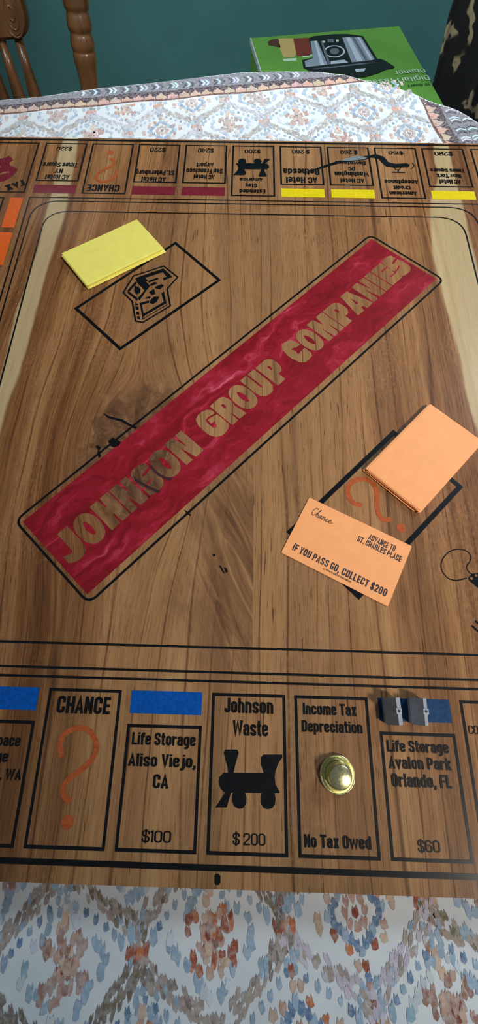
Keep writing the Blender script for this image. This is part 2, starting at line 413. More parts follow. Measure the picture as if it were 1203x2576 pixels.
# ================================================================== SETTING
def teal():
    k = NT('teal_wall_paint'); x, y, z = k.pos()
    n = k.noise(k.comb(x, y, z), 3.0, 3); n2 = k.noise(k.comb(x, y, z), 90, 3)
    c = k.mix(k.ss(n, .35, .65), (.056, .155, .148), (.070, .185, .176))
    k.bump(n2, .12, .002); k.set(Base_Color=c, Roughness=.55); return k.m
TH = math.radians(10.0)
E1 = Vector((math.cos(TH), math.sin(TH))); E2 = Vector((-math.sin(TH), math.cos(TH)))
def RT(a, b): v = E1*a+E2*b; return (v.x, v.y)
wc = RT(0, 1.56)
tag(box('wall_back', (wc[0], wc[1], 1.25), (5.0, .10, 2.5), teal(), rz=TH), kind='structure')
def floor_mat():
    k = NT('dark_floor'); x, y, z = k.pos()
    n = k.noise(k.comb(k.mul(x, 20), k.mul(y, 2), 0), 1, 3)
    k.set(Base_Color=k.mix(n, (.035, .022, .014), (.09, .055, .035)), Roughness=.45); return k.m
fc = RT(0, -.1)
tag(box('floor', (fc[0], fc[1], -.05), (5.0, 3.22, .10), floor_mat(), rz=TH), kind='structure')

# ================================================================== TABLE AND CLOTH
WOODDK = None
def varnish(name, c0, c1, sc=1.0):
    k = NT(name); x, y, z = k.pos()
    n = k.noise(k.comb(k.mul(x, 60*sc), k.mul(y, 60*sc), k.mul(z, 7*sc)), 1, 3, .6)
    k.set(Base_Color=k.mix(k.ss(n, .3, .7), c0, c1), Roughness=.35, Specular_IOR_Level=.35, Coat_Weight=.25, Coat_Roughness=.12); return k.m
M_OAK = varnish('chair_oak', (.060, .023, .007), (.130, .052, .015))
sil = [(0, 252), (90, 245), (250, 222), (400, 207), (600, 183), (720, 180), (800, 181), (870, 189), (920, 203), (950, 210), (981, 217), (1036, 233), (1068, 249), (1093, 259), (1129, 269), (1152, 278), (1181, 294), (1203, 309)]
ol = [(-.95, .395), (-.60, .435)]
for p in sil:
    q = bp(p[0], p[1], ZC); v = Vector((q.x, q.y)); ol.append((v.dot(E1), v.dot(E2)))
ol += [(.335, .30), (.348, .24), (.352, .1), (.352, -.75), (.30, -.80), (-.90, -.80), (-.95, -.76)]
out_xy = [RT(*p) for p in ol]
def offset_loop(P, d):
    n = len(P); r = []
    for i in range(n):
        a = Vector(P[i-1]); b = Vector(P[i]); c = Vector(P[(i+1) % n])
        t1 = (b-a).normalized(); t2 = (c-b).normalized(); n1 = Vector((-t1.y, t1.x)); n2 = Vector((-t2.y, t2.x)); m = (n1+n2).normalized()
        r.append(tuple(b+m*d/max(m.dot(n1), .5)))
    return r
def loops_mesh(name, loops, mat, parent, cap_top=True, cap_bot=False, smooth=True):
    V = []; Fc = []; n = len(loops[0][0])
    for P, z in loops: V += [(p[0], p[1], z if not callable(z) else z(i)) for i, p in enumerate(P)]
    for j in range(len(loops)-1):
        for i in range(n):
            Fc.append((j*n+i, (j+1)*n+i, (j+1)*n+(i+1) % n, j*n+(i+1) % n))
    if cap_top: Fc.append(tuple(range(n-1, -1, -1)))
    if cap_bot: Fc.append(tuple(range((len(loops)-1)*n, len(loops)*n)))
    o = mesh(name, V, Fc, mat, parent, False)
    bm = bmesh.new(); bm.from_mesh(o.data); bmesh.ops.recalc_face_normals(bm, faces=bm.faces); bm.to_mesh(o.data); bm.free()
    return o
# the outline runs clockwise, so +d moves outward
tb = RT(-.3, -.17)
table = empty('dining_table', (tb[0], tb[1], 0), TH, 'dining table hidden under the patterned white cloth', 'table')
inn = offset_loop(out_xy, -.004)
loops_mesh('table_top', [(inn, ZC-.004), (inn, ZC-.034)], M_OAK, table, True, True)
for a, b in ((.25, .30), (.25, -.68), (-.82, .30), (-.82, -.68)):
    x, y = RT(a, b)
    lathe('leg', [(0, .018), (.05, .024), (.10, .02), (.30, .034), (.45, .022), (.50, .036), (.60, .036), (ZC-.034, .036)], M_OAK, (x, y, 0), (x, y, 1), table, 16)
for (a0, b0, a1, b1) in ((-.82, .30, .25, .30), (-.82, -.68, .25, -.68), (-.82, -.68, -.82, .30), (.25, -.68, .25, .30)):
    c = RT((a0+a1)/2, (b0+b1)/2)
    box('apron', (c[0], c[1], ZC-.034-.04), (abs(a1-a0)+.02, abs(b1-b0)+.02, .08) if True else None, M_OAK, table, TH)
def cloth():
    k = NT('tablecloth_cotton'); x, y, z = k.pos()
    n = k.noise(k.comb(x, y, z), 30, 4); wv = k.noise(k.comb(k.mul(x, 1800), k.mul(y, 1800), k.mul(z, 1800)), 1, 1)
    c = k.mix(k.ss(n, .35, .7), (.70, .73, .76), (.80, .82, .84))
    k.bump(k.add(wv, k.mul(n, 4)), .10, .0006); k.set(Base_Color=c, Roughness=.85); return k.m
M_CLOTH = cloth()
cl_ = empty('tablecloth', (tb[0], tb[1], ZC), TH, 'white cotton tablecloth with watercolour ogee flowers and grey chevron border', 'tablecloth')
def wav(i): return 0.0
nO = 6
dense = []
for i in range(len(out_xy)):
    a = Vector(out_xy[i]); b = Vector(out_xy[(i+1) % len(out_xy)])
    m = max(1, int((b-a).length/.03))
    for j in range(m): dense.append(tuple(a+(b-a)*j/m))
sk = lambda d, w: [tuple(Vector(p)+(Vector(q)-Vector(p))*(1+w*math.sin(i*.9+d*30))) for i, (p, q) in enumerate(zip(dense, offset_loop(dense, d)))]
loops_mesh('fabric', [(dense, ZC), (sk(.0006, 0), ZC-.0006), (sk(.0010, 0), ZC-.003), (sk(.0010, .3), ZC-.03), (sk(.0012, .8), ZC-.10), (sk(.0012, .9), ZC-.20)], M_CLOTH, cl_, True, False)

# printed pattern: thousands of small brush dabs
class Dabs:
    def __init__(self): self.v = []; self.f = []; self.c = []
    def poly(self, P, col):
        a = sum(P[i][0]*P[(i+1) % len(P)][1]-P[(i+1) % len(P)][0]*P[i][1] for i in range(len(P)))
        if a < 0: P = P[::-1]
        self.f.append(tuple(range(len(self.v), len(self.v)+len(P)))); zz = ZC+.0002+random.random()*.00006; self.v += [(*RT(*p), zz) for p in P]
        self.c.append(col)
    def dab(self, a, b, w, h, col, lean=0.0, jit=.25):
        j = lambda: random.uniform(-jit, jit)*w
        P = [(-.45*w+j(), -.30*h), (-.05*w, -.5*h+j()), (.42*w+j(), -.28*h), (.5*w, .15*h+j()), (.38*w, .5*h+j()), (.10*w+j(), .22*h), (-.22*w, .48*h+j()), (-.5*w, .1*h)]
        v = random.uniform(.86, 1.14)
        self.poly([(a+x+lean*y, b+y) for x, y in P], tuple(min(1, q*v*random.uniform(.96, 1.04)) for q in col))
DB = Dabs()
c_ = lambda r, g, b: srgb(r, g, b)
GREY = c_(168, 150, 140); GREYD = c_(128, 112, 102); OLIVE = c_(122, 108, 84); BLU = c_(150, 174, 196); BLUD = c_(98, 128, 164); LAV = c_(196, 186, 200)
ORA = c_(196, 112, 66); ORAD = c_(160, 82, 52); ROSE = c_(190, 150, 134); TAN = c_(206, 172, 148); PALE = c_(206, 212, 220); RUST = c_(134, 66, 46)
PA, PBx = .0777, .047
A0, B0 = .0014, -.332
BH = (6.51*S, 6.40*S, 6.45*S)
def hidden(a, b):
    x, y = RT(a, b)
    return -BH[0]+.03 < y < BH[1]-.02 and abs(x) < BH[2]-.02
rows = range(-6, 17)
fade = lambda b: 1.0
def P_(a, b): return not hidden(a, b) and a < .262 and b < .428 and a > -.60 and b > -.62
def D(a, b, w, h, col, **k):
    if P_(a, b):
        f = .0 if b < 0 else .28      # paler print on the far side
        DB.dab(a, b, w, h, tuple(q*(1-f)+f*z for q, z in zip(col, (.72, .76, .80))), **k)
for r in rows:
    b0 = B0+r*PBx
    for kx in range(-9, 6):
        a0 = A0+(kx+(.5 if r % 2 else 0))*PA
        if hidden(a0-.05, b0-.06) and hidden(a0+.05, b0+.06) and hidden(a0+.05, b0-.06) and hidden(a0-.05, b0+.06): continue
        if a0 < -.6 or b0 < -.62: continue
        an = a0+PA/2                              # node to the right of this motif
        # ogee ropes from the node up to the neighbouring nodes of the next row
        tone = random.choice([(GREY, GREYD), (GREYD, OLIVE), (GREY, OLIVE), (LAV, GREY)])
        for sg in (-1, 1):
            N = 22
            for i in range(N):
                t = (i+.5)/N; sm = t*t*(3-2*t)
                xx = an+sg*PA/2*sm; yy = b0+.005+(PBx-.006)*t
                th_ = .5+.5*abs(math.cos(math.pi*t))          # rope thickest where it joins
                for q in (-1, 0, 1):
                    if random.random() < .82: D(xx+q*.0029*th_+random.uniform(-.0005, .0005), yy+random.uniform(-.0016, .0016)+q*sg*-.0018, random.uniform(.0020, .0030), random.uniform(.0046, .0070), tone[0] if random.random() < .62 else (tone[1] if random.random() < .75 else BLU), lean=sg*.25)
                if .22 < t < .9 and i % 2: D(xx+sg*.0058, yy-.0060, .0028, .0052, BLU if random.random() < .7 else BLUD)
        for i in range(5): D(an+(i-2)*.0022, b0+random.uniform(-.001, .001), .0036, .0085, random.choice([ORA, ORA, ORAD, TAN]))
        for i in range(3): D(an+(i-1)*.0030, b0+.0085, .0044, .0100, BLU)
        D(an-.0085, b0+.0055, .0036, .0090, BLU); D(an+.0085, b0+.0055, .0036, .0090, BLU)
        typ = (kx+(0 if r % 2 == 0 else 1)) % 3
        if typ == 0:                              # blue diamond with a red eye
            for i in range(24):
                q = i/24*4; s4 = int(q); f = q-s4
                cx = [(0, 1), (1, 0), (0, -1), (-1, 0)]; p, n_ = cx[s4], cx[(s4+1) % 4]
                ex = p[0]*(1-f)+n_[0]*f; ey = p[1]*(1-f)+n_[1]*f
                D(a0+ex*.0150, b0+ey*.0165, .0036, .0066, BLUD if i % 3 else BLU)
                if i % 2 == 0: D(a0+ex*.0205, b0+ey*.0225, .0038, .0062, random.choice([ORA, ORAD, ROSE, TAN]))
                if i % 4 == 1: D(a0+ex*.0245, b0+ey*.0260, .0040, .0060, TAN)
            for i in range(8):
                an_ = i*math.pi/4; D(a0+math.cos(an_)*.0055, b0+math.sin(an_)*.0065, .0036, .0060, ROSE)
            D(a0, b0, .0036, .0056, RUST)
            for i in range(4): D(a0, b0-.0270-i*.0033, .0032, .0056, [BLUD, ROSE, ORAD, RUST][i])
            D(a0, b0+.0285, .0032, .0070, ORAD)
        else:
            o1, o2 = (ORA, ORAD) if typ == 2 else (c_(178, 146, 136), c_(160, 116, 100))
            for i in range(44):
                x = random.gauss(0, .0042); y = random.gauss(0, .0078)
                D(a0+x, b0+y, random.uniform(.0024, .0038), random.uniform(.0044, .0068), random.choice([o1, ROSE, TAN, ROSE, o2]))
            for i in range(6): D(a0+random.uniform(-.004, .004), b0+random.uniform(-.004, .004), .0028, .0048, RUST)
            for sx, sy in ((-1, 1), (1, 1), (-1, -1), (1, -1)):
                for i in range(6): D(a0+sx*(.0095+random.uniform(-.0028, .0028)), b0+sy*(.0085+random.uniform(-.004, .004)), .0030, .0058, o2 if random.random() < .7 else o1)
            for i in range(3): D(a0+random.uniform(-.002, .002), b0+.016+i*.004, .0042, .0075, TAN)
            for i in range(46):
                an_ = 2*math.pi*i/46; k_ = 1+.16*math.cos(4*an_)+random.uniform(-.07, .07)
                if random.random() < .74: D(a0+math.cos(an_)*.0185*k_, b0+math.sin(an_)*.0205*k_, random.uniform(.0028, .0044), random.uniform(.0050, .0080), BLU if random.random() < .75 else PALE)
def attr_mat(name, rough=.85):
    k = NT(name); a = k.new('ShaderNodeAttribute'); a.attribute_name = 'dab'
    x, y, z = k.pos(); n = k.noise(k.comb(x, y, z), 420, 2)
    c = k.mix(k.mul(k.ss(n, .35, .75), .30), a.outputs['Color'], (.74, .77, .80)); k.set(Base_Color=c, Roughness=rough); return k.m
def dab_obj(name, db, mat, parent):
    o = mesh(name, db.v, db.f, mat, parent)
    at = o.data.color_attributes.new('dab', 'FLOAT_COLOR', 'CORNER')
    buf = []
    for f, c in zip(db.f, db.c): buf += [c[0], c[1], c[2], 1.0]*len(f)
    at.data.foreach_set('color', buf)
    o['kind'] = 'stuff'; return o
M_DAB = attr_mat('watercolour_print')
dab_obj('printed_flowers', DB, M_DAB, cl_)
# chevron border printed around the white field
BD = Dabs()
FE, FR = .4315, .2660
PURP = c_(70, 48, 56); BRN = c_(112, 66, 58); SCAL = c_(206, 170, 150); GB = c_(126, 122, 130); WHT = c_(200, 214, 226); DGB = c_(74, 76, 92)
def inside(a, b):
    # inside the table outline (rotated frame)
    c = False; n = len(ol)
    for i in range(n):
        x1, y1 = ol[i]; x2, y2 = ol[(i+1) % n]
        if (y1 > b) != (y2 > b) and a < (x2-x1)*(b-y1)/(y2-y1)+x1: c = not c
    return c
def strip(a0, a1, b0, b1, col, far=True, z=0, wob=.0012):
    if b1-b0 > .0016:
        m = int((b1-b0)/.0010)
        for q in range(m): strip(a0, a1, b0+(b1-b0)*q/m, b0+(b1-b0)*(q+1)/m, col, far, z, wob)
        return
    n = max(2, int((a1-a0)/.003))
    for i in range(n):
        u0 = a0+(a1-a0)*i/n; u1 = a0+(a1-a0)*(i+1)/n
        w0 = wob*math.sin(u0*70); w1 = wob*math.sin(u1*70)
        P = [(u0, b0+w0), (u1, b0+w1), (u1, b1+w1), (u0, b1+w0)]
        if not far: P = [(q[1]-FE+FR, q[0]) for q in P]
        if all(inside(*q) for q in P): BD.poly(P, col)
for far in (True, False):
    lo, hi = (-.93, .30) if far else (-.72, .445)
    if far: hi = FR+.060
    else: hi = FE
    strip(lo, hi, FE-.0005, FE+.0025, BRN, far); strip(lo, hi, FE+.0025, FE+.0185, PURP, far); strip(lo, hi, FE+.0185, FE+.060, GB, far)
def put(P, col, far, z):
    if not far: P = [(q[1]-FE+FR, q[0]) for q in P]
    if all(inside(*q) for q in P): BD2.poly(P, col)
BD2 = Dabs()
for far in (True, False):
    u = -.93 if far else -.72
    while u < (FR+.05 if far else FE-.005):
        j = lambda k=.0008: random.uniform(-k, k)
        w = .0135; w0 = .0012*math.sin(u*70)
        put([(u, FE+.002+w0), (u+w*.98, FE+.002+w0), (u+w*.95, FE+.007+j()), (u+w*.72, FE+.0085+j()), (u+w*.52, FE+.0140+j()), (u+w*.30, FE+.0095+j()), (u+w*.05, FE+.008+j())], tuple(q*random.uniform(.85, 1.1) for q in SCAL), far, 0)
        put([(u+w*.1, FE+.0015+w0), (u+w*.5, FE+.0015+w0), (u+w*.35, FE+.005)], c_(186, 132, 112), far, 0)
        u += w
    u = -.93 if far else -.72
    n = 0
    while u < (FR+.05 if far else FE-.02):
        for rr in range(2):
            bb = FE+.0215+rr*.0135
            for q, col in ((0, DGB), (.0042, WHT), (.0085, WHT if n % 2 else DGB)):
                x = u+q+random.uniform(-.0006, .0006)
                put([(x, bb), (x+.0026, bb), (x+.0058, bb+.0055), (x+.0028, bb+.0115), (x, bb+.0115), (x+.0030, bb+.0055)], tuple(v*random.uniform(.8, 1.1) for v in col), far, 0)
        u += .0185; n += 1
for o_, zz in ((BD, .0001), (BD2, .00035)):
    o_.v = [(x, y, z-.0002+zz if zz > .0002 else ZC+zz) for x, y, z in o_.v]
dab_obj('printed_border', BD, M_DAB, cl_); dab_obj('printed_chevrons', BD2, M_DAB, cl_)

# ================================================================== GAME BOARD
board = empty('game_board', (0, 0, ZC), 0, 'large glossy walnut property-trading game board with inlaid black squares and red diagonal banner', 'game board')
JX = .045
def plank(x0, x1, mat):
    bm = bmesh.new(); bm_box(bm, ((x0+x1)/2*S, (6.40-6.51)/2*S, (ZB+ZC)/2+.0003), ((x1-x0)*S, 12.91*S, ZB-ZC-.0006), 0, 0)
    return bm_obj('plank', bm, mat, board)
plank(-6.45, JX, W_L); plank(JX, 6.45, W_R)
Z1, Z2, Z3 = ZB+.00012, ZB+.00024, ZB+.00036
def rect_ring(x0, x1, y0, y1, w):
    xa, xb = min(x0, x1), max(x0, x1); ya, yb = min(y0, y1), max(y0, y1)
    return [[B(xa, ya), B(xb, ya), B(xb, ya+w), B(xa, ya+w)], [B(xa, yb-w), B(xb, yb-w), B(xb, yb), B(xa, yb)],
            [B(xa, ya+w), B(xa+w, ya+w), B(xa+w, yb-w), B(xa, yb-w)], [B(xb-w, ya+w), B(xb, ya+w), B(xb, yb-w), B(xb-w, yb-w)]]
def rrect_line(h, rad, w, name):
    P = [B(-h, -h), B(h, -h), B(h, h), B(-h, h)]
    P = fillet(P, rad*S, True, 10) if rad > 0 else P
    flat(name, ribbon(P, w*S, True), Z1, M_BLACK, board)
rrect_line(4.055, .50, .028, 'border_line'); rrect_line(4.35, .55, .028, 'border_line'); rrect_line(4.455, 0, .028, 'border_line'); rrect_line(6.325, 0, .056, 'border_line')
CV, BV, XV, OV, HW, HB = 4.585, 4.839, 4.956, 6.211, .4451, .4324
UT = {'b': (-2, 0, 1, 3), 't': (-3, 0, 3), 'l': (0,), 'r': (0,)}
BAR = {('b', -4): M_BLUE, ('b', -3): M_BLUE, ('b', -1): M_BLUE, ('b', 2): M_NAVY, ('b', 4): M_NAVY, ('t', -4): M_MAROON, ('t', -2): M_MAROON, ('t', -1): M_MAROON,
       ('t', 1): M_YELLOWI, ('t', 2): M_YELLOWI, ('t', 4): M_YELLOWI, ('l', 4): M_ORANGEI, ('l', 3): M_ORANGEI, ('l', 1): M_ORANGEI}
def sideq(side, a0, a1, v0, v1):
    if side == 'b': return (a0, a1, -v1, -v0)
    if side == 't': return (a0, a1, v0, v1)
    if side == 'l': return (-v1, -v0, a0, a1)
    return (v0, v1, a0, a1)
for side in 'btlr':
    for k in range(-4, 5):
        util = k in UT[side]
        q = sideq(side, k-HW, k+HW, CV if util else XV, OV)
        flat('square_frame', rect_ring(*q, .034), Z1, M_BLACK, board)
        if (side, k) in BAR:
            q = sideq(side, k-HB, k+HB, CV, BV)
            flat('colour_bar', [[B(q[0], q[2]), B(q[1], q[2]), B(q[1], q[3]), B(q[0], q[3])]], Z1, BAR[(side, k)], board)
for sx in (-1, 1):
    for sy in (-1, 1):
        flat('square_frame', rect_ring(sx*CV, sx*OV, sy*CV, sy*OV, .034), Z1, M_BLACK, board)
# --- lettering; pixel boxes of the photograph turned into board positions
def lettering(txt, xl, xr, y0, y1, s=.17, flip=False, mat=None):
    """y0 = baseline pixel row, y1 = cap-top pixel row; flip: text read from the far side"""
    um = (xl+xr)/2
    a = bp(xl, y0+(0)); b = bp(xr, y0); m0 = bp(um, y0); m1 = bp(um, y1)
    h = abs(m1.y-m0.y)
    if flip: p0 = (b.x, m0.y); xd = (-1, 0)
    else: p0 = (a.x, m0.y); xd = (1, 0)
    return flat('lettering', text_quads(txt, p0, xd, abs(b.x-a.x), h, s), Z2, mat or M_BLACK, board)
TH_ = .105
for a in [('CHANCE', 141, 276, 1795, 1752), ('Life Storage', 331, 492, 1875, 1844), ('Aliso Viejo,', 322, 493, 1929, 1897), ('CA', 384, 423, 1983, 1948), ('$100', 356, 430, 2119, 2089, TH_),
          ('Johnson', 565, 688, 1794, 1757), ('Waste', 586, 675, 1851, 1813), ('$ 200', 586, 668, 2126, 2096, TH_), ('Income Tax', 763, 898, 1799, 1770), ('Depreciation', 760, 913, 1843, 1814),
          ('No Tax Owed', 766, 935, 2134, 2101), ('Life Storage', 975, 1130, 1893, 1864), ('Avalon Park', 980, 1137, 1935, 1905), ('Orlando, FL', 987, 1138, 1981, 1948), ('$60', 1053, 1109, 2144, 2114, TH_),
          ('pace', -8, 50, 1877, 1848), ('ge', -12, 19, 1917, 1888), ('d, WA', -18, 52, 1961, 1933), ('COMMUNITY', 1181, 1300, 1848, 1827, .10)]:
    lettering(*a)
for a in [('AC Hotel', 116, 176, 440, 452), ('NY', 140, 160, 425, 436), ('Times Square', 110, 197, 409, 421), ('$220', 144, 183, 370, 379, .13),
          ('CHANCE', 221, 303, 465, 482), ('AC Hotel', 357, 418, 446, 458), ('St. Petersburg', 343, 439, 429, 441), ('$220', 379, 418, 372, 382, .13),
          ('AC Hotel', 488, 541, 440, 451), ('San Francisco', 470, 561, 425, 437), ('Airport', 495, 538, 410, 421), ('$240', 499, 539, 374, 384, .13),
          ('Extended', 603, 668, 477, 487), ('Stay', 618, 647, 462, 472), ('America', 604, 661, 448, 457), ('$200', 616, 656, 377, 386, .13),
          ('AC Hotel', 720, 798, 446, 461), ('Bethesda', 713, 803, 425, 440), ('$ 260', 735, 779, 377, 387, .13),
          ('AC Hotel', 857, 916, 450, 460), ('Washington', 842, 927, 433, 444), ('DC', 876, 893, 421, 430), ('Downtown', 844, 919, 406, 415), ('$ 260', 856, 899, 379, 388, .13),
          ('American', 980, 1048, 482, 492), ('Credit', 990, 1032, 468, 477), ('Acceptance', 967, 1051, 453, 463), ('$150', 977, 1014, 381, 389, .13),
          ('AC Hotel', 1105, 1158, 452, 463), ('New York', 1098, 1159, 438, 448), ('Times Square', 1082, 1168, 425, 434), ('$280', 1092, 1138, 382, 392, .13)]:
    lettering(*a, **({} if len(a) > 5 else {}), flip=True)
def XY(u, v, z=ZB): p = bp(u, v, z); return (p.x, p.y)
# corner square: TAX text and a dark red emblem
p0 = Vector(XY(62, 451))
flat('lettering', text_quads('TAX', p0, (-1, -.6), .0205, .0088, .2), Z2, M_BLACK, board)
cr = lambda x, y: XY(x/5.012, 340+y/5.012)
flat('corner_emblem', [[cr(*p) for p in [(-130, 330), (-60, 290), (0, 296), (60, 290), (110, 260), (150, 290), (165, 320), (120, 345), (125, 380), (170, 400), (230, 440), (180, 490), (130, 540), (60, 580), (0, 592), (-90, 600), (-160, 470)]]], Z1, M_MAROON, board)
flat('corner_emblem_cutout', ribbon([cr(*p) for p in [(-90, 420), (-20, 400), (20, 405)]], .0026) + ribbon([cr(*p) for p in [(-60, 500), (10, 495), (60, 478), (115, 470)]], .0026), Z2, W_L, board)
# question marks
def qmark(path, dot, rpx, wpx, sc):
    P = [XY(*p) for p in path]
    sm = []
    for i in range(len(P)-1):                    # Catmull-Rom smoothing
        p0_, p1_, p2_, p3_ = P[max(i-1, 0)], P[i], P[i+1], P[min(i+2, len(P)-1)]
        for j in range(5):
            t = j/5
            sm.append(tuple(.5*((2*p1_[d])+(-p0_[d]+p2_[d])*t+(2*p0_[d]-5*p1_[d]+4*p2_[d]-p3_[d])*t*t+(-p0_[d]+3*p1_[d]-3*p2_[d]+p3_[d])*t**3) for d in (0, 1)))
    sm.append(P[-1])
    flat('question_mark', ribbon(sm, wpx)+[disc(XY(*dot), rpx)], Z1, M_QM, board)
qmark([(x/2.005, 1600+y/2.005) for x, y in [(312, 608), (304, 545), (328, 492), (395, 464), (455, 482), (488, 545), (480, 592), (450, 638), (400, 682), (345, 722), (318, 770), (325, 812), (358, 832)]], (170, 2068), .0034, .0029, 1)
qmark([(x/2.005, 340+y/2.005) for x, y in [(592, 182), (582, 208), (550, 230), (510, 235), (487, 220), (494, 196), (530, 173), (568, 155), (578, 133), (553, 118)]], (278, 384), .0036, .0030, 1)
qmark([(690+x/2.345, 980+y/2.345) for x, y in [(518, 682), (468, 668), (436, 620), (440, 568), (480, 535), (540, 530), (586, 557), (607, 612), (605, 680), (620, 740), (650, 771), (692, 762)]], (690+750/2.345, 980+817/2.345), .0031, .0033, 1)
# locomotive emblems
tr = [(150, 1720), (0, 0)]
TP = [(285, 712), (418, 712), (433, 745), (395, 880), (378, 962), (705, 967), (672, 870), (670, 800), (700, 765), (905, 765), (905, 795), (862, 860), (835, 930), (822, 1010), (830, 1085), (872, 1160), (875, 1185), (822, 1185), (832, 1240), (825, 1300), (795, 1345), (748, 1357), (700, 1342), (672, 1290), (670, 1230), (682, 1183), (500, 1180), (517, 1230), (515, 1290), (480, 1345), (435, 1352), (385, 1325), (360, 1270), (362, 1210), (375, 1172), (348, 1185), (303, 1337), (180, 1337), (285, 1178), (235, 1130), (215, 1065), (225, 1010), (265, 965), (318, 960), (310, 890), (272, 750)]
TB = [XY(500+x/4.296, 1720+y/4.296) for x, y in TP]
flat('locomotive_emblem', [TB], Z1, M_BLACK, board)
flat('locomotive_emblem', [[(-x-.0002, -y) for x, y in TB]], Z1, M_BLACK, board)
# squares of the two card piles
CB = [XY(*p) for p in [(442, 608), (557, 705), (302, 882), (186, 776)]]
flat('pile_frame', ribbon(offset_loop(CB, -.0013), .0026, True), Z1, M_BLACK, board)
CB2 = [XY(*p) for p in [(990, 1081), (1166, 1225), (903, 1509), (721, 1338)]]
flat('pile_frame', ribbon(offset_loop(CB2, -.0017), .0034, True), Z1, M_BLACK, board)
# open treasure chest emblem
def chest(conv, z, w, name='chest_emblem'):
    St = lambda pts, k=1.0, cl=False: ribbon([conv(*p) for p in pts], w*k, cl)
    q = []
    q += St([(340, 325), (795, 178), (1005, 345), (845, 525), (895, 780), (480, 1030), (370, 1010), (318, 715), (183, 580)], 1.0, True)     # outline
    q += [[conv(*p) for p in P] for P in (
        [(365, 360), (540, 540), (590, 480), (450, 330)], [(235, 560), (365, 410), (385, 440), (275, 565)], [(275, 565), (400, 665), (395, 705), (235, 575)], [(385, 420), (505, 545), (400, 665), (430, 700), (545, 530), (365, 365)],
        [(360, 470), (445, 520), (440, 580), (380, 610), (350, 560)],
        [(450, 330), (790, 215), (930, 345), (860, 360), (780, 270), (520, 355), (560, 405), (500, 420), (440, 350)],
        [(560, 405), (700, 350), (720, 375), (570, 430)], [(580, 460), (660, 415), (700, 440), (610, 480)], [(780, 360), (880, 325), (900, 350), (800, 395)],
        [(650, 500), (760, 450), (800, 470), (740, 530), (690, 520)],
        [(570, 570), (650, 520), (670, 600), (620, 620)], [(470, 670), (600, 630), (590, 670)], [(590, 690), (650, 640), (730, 640), (690, 720), (630, 755), (590, 735)],
        [(430, 735), (570, 700), (580, 730), (465, 765), (495, 910), (470, 930)], [(470, 910), (795, 720), (760, 590), (800, 560), (835, 740), (480, 945)],
        [(365, 745), (408, 745), (410, 770), (368, 768)], [(368, 790), (412, 792), (418, 840), (372, 840)], [(375, 865), (420, 868), (428, 915), (382, 912)], [(386, 935), (430, 935), (445, 985), (398, 980)])]
    q += St([(480, 975), (850, 760)], .5) + St([(455, 740), (480, 985)], .5)
    flat(name, q, z, M_BLACK, board)
chest(lambda x, y: XY(280+x/6.015, 640+y/6.015), Z1, .0014)
cxy = XY(1262, 2000)
chest(lambda x, y: (cxy[0]+(x-600)*.0000215, cxy[1]-(y-600)*.0000215), Z1, .0010)
# dog tag on a bead chain
kk = lambda x, y: XY(1040+x/7.38, 1340+y/7.38)
path = [kk(*p) for p in [(1010, 840), (900, 870), (795, 893), (690, 870), (620, 830), (545, 740), (512, 640), (520, 540), (575, 440), (650, 365), (740, 320), (850, 303), (950, 320), (1040, 375), (1080, 455), (1050, 545), (985, 625), (995, 690), (1050, 745), (1090, 775), (1150, 770), (1215, 755)]]
path = fillet(path, .004, False, 4); acc = 0.0; beads = []; last = Vector(path[0])
for p in path[1:]:
    v = Vector(p); d = (v-last).length; t = 0.0
    while acc+(d-t) >= .00108:
        t += .00108-acc; acc = 0.0; c = last+(v-last)*t/d; beads.append(disc(tuple(c), .00050, 10))
    acc += d-t; last = v
flat('bead_chain_emblem', beads, Z1, M_BLACK, board)
flat('dog_tag_emblem', [[kk(*p) for p in [(1022, 850), (1035, 815), (1080, 775), (1150, 765), (1210, 770), (1620, 1010), (1640, 1060), (1560, 1180), (1500, 1185), (1180, 1010), (1060, 910), (1030, 885)]]], Z1, M_BLACK, board)
flat('dog_tag_hole', [disc(kk(1080, 850), .00095, 16), disc(kk(1168, 797), .0009, 14)], Z2, W_R, board)
flat('inlaid_bar', ribbon([kk(1165, 1648), (kk(1300, 1770))], .0013)+[disc(kk(1165, 1648), .00065, 12)], Z1, M_BLACK, board)
flat('inlaid_bar', ribbon([kk(1098, 1735), (kk(1300, 1920))], .0013)+[disc(kk(1098, 1735), .00065, 12)], Z1, M_BLACK, board)
# black filled crack in the far row; silvery patch paints light reflected off its fill
ck = lambda x, y: XY(780+x/2.844, 350+y/2.844)
flat('filled_crack', [[ck(*p) for p in [(-60, 245), (40, 212), (150, 172), (240, 148), (330, 128), (430, 118), (470, 108), (530, 128), (560, 165), (610, 178), (690, 174), (716, 184), (706, 202), (605, 206), (545, 196), (515, 170), (490, 142), (440, 134), (390, 150), (300, 162), (240, 166), (150, 192), (40, 226)]]], Z2, M_BLACK, board)
flat('painted_glint', [[ck(*p) for p in [(215, 158), (260, 140), (300, 126), (350, 121), (410, 132), (392, 146), (340, 153), (290, 158)]]], Z3, M_GLINT, board)
flat('tap_emblem', ribbon([ck(605, 205), ck(615, 220), ck(640, 220), ck(650, 205)], .0009)+ribbon([ck(585, 238), ck(680, 240)], .0018)+ribbon([ck(632, 220), ck(632, 238)], .0012)+ribbon([ck(735, 170), ck(745, 195), ck(725, 215)], .0009), Z2, M_BLACK, board)
flat('plug_inlay', [[XY(540, 2203), XY(543, 2198), XY(551, 2198), XY(555, 2204), XY(555, 2219), XY(551, 2226), XY(543, 2226), XY(540, 2221)]], Z1, M_BLACK, board)

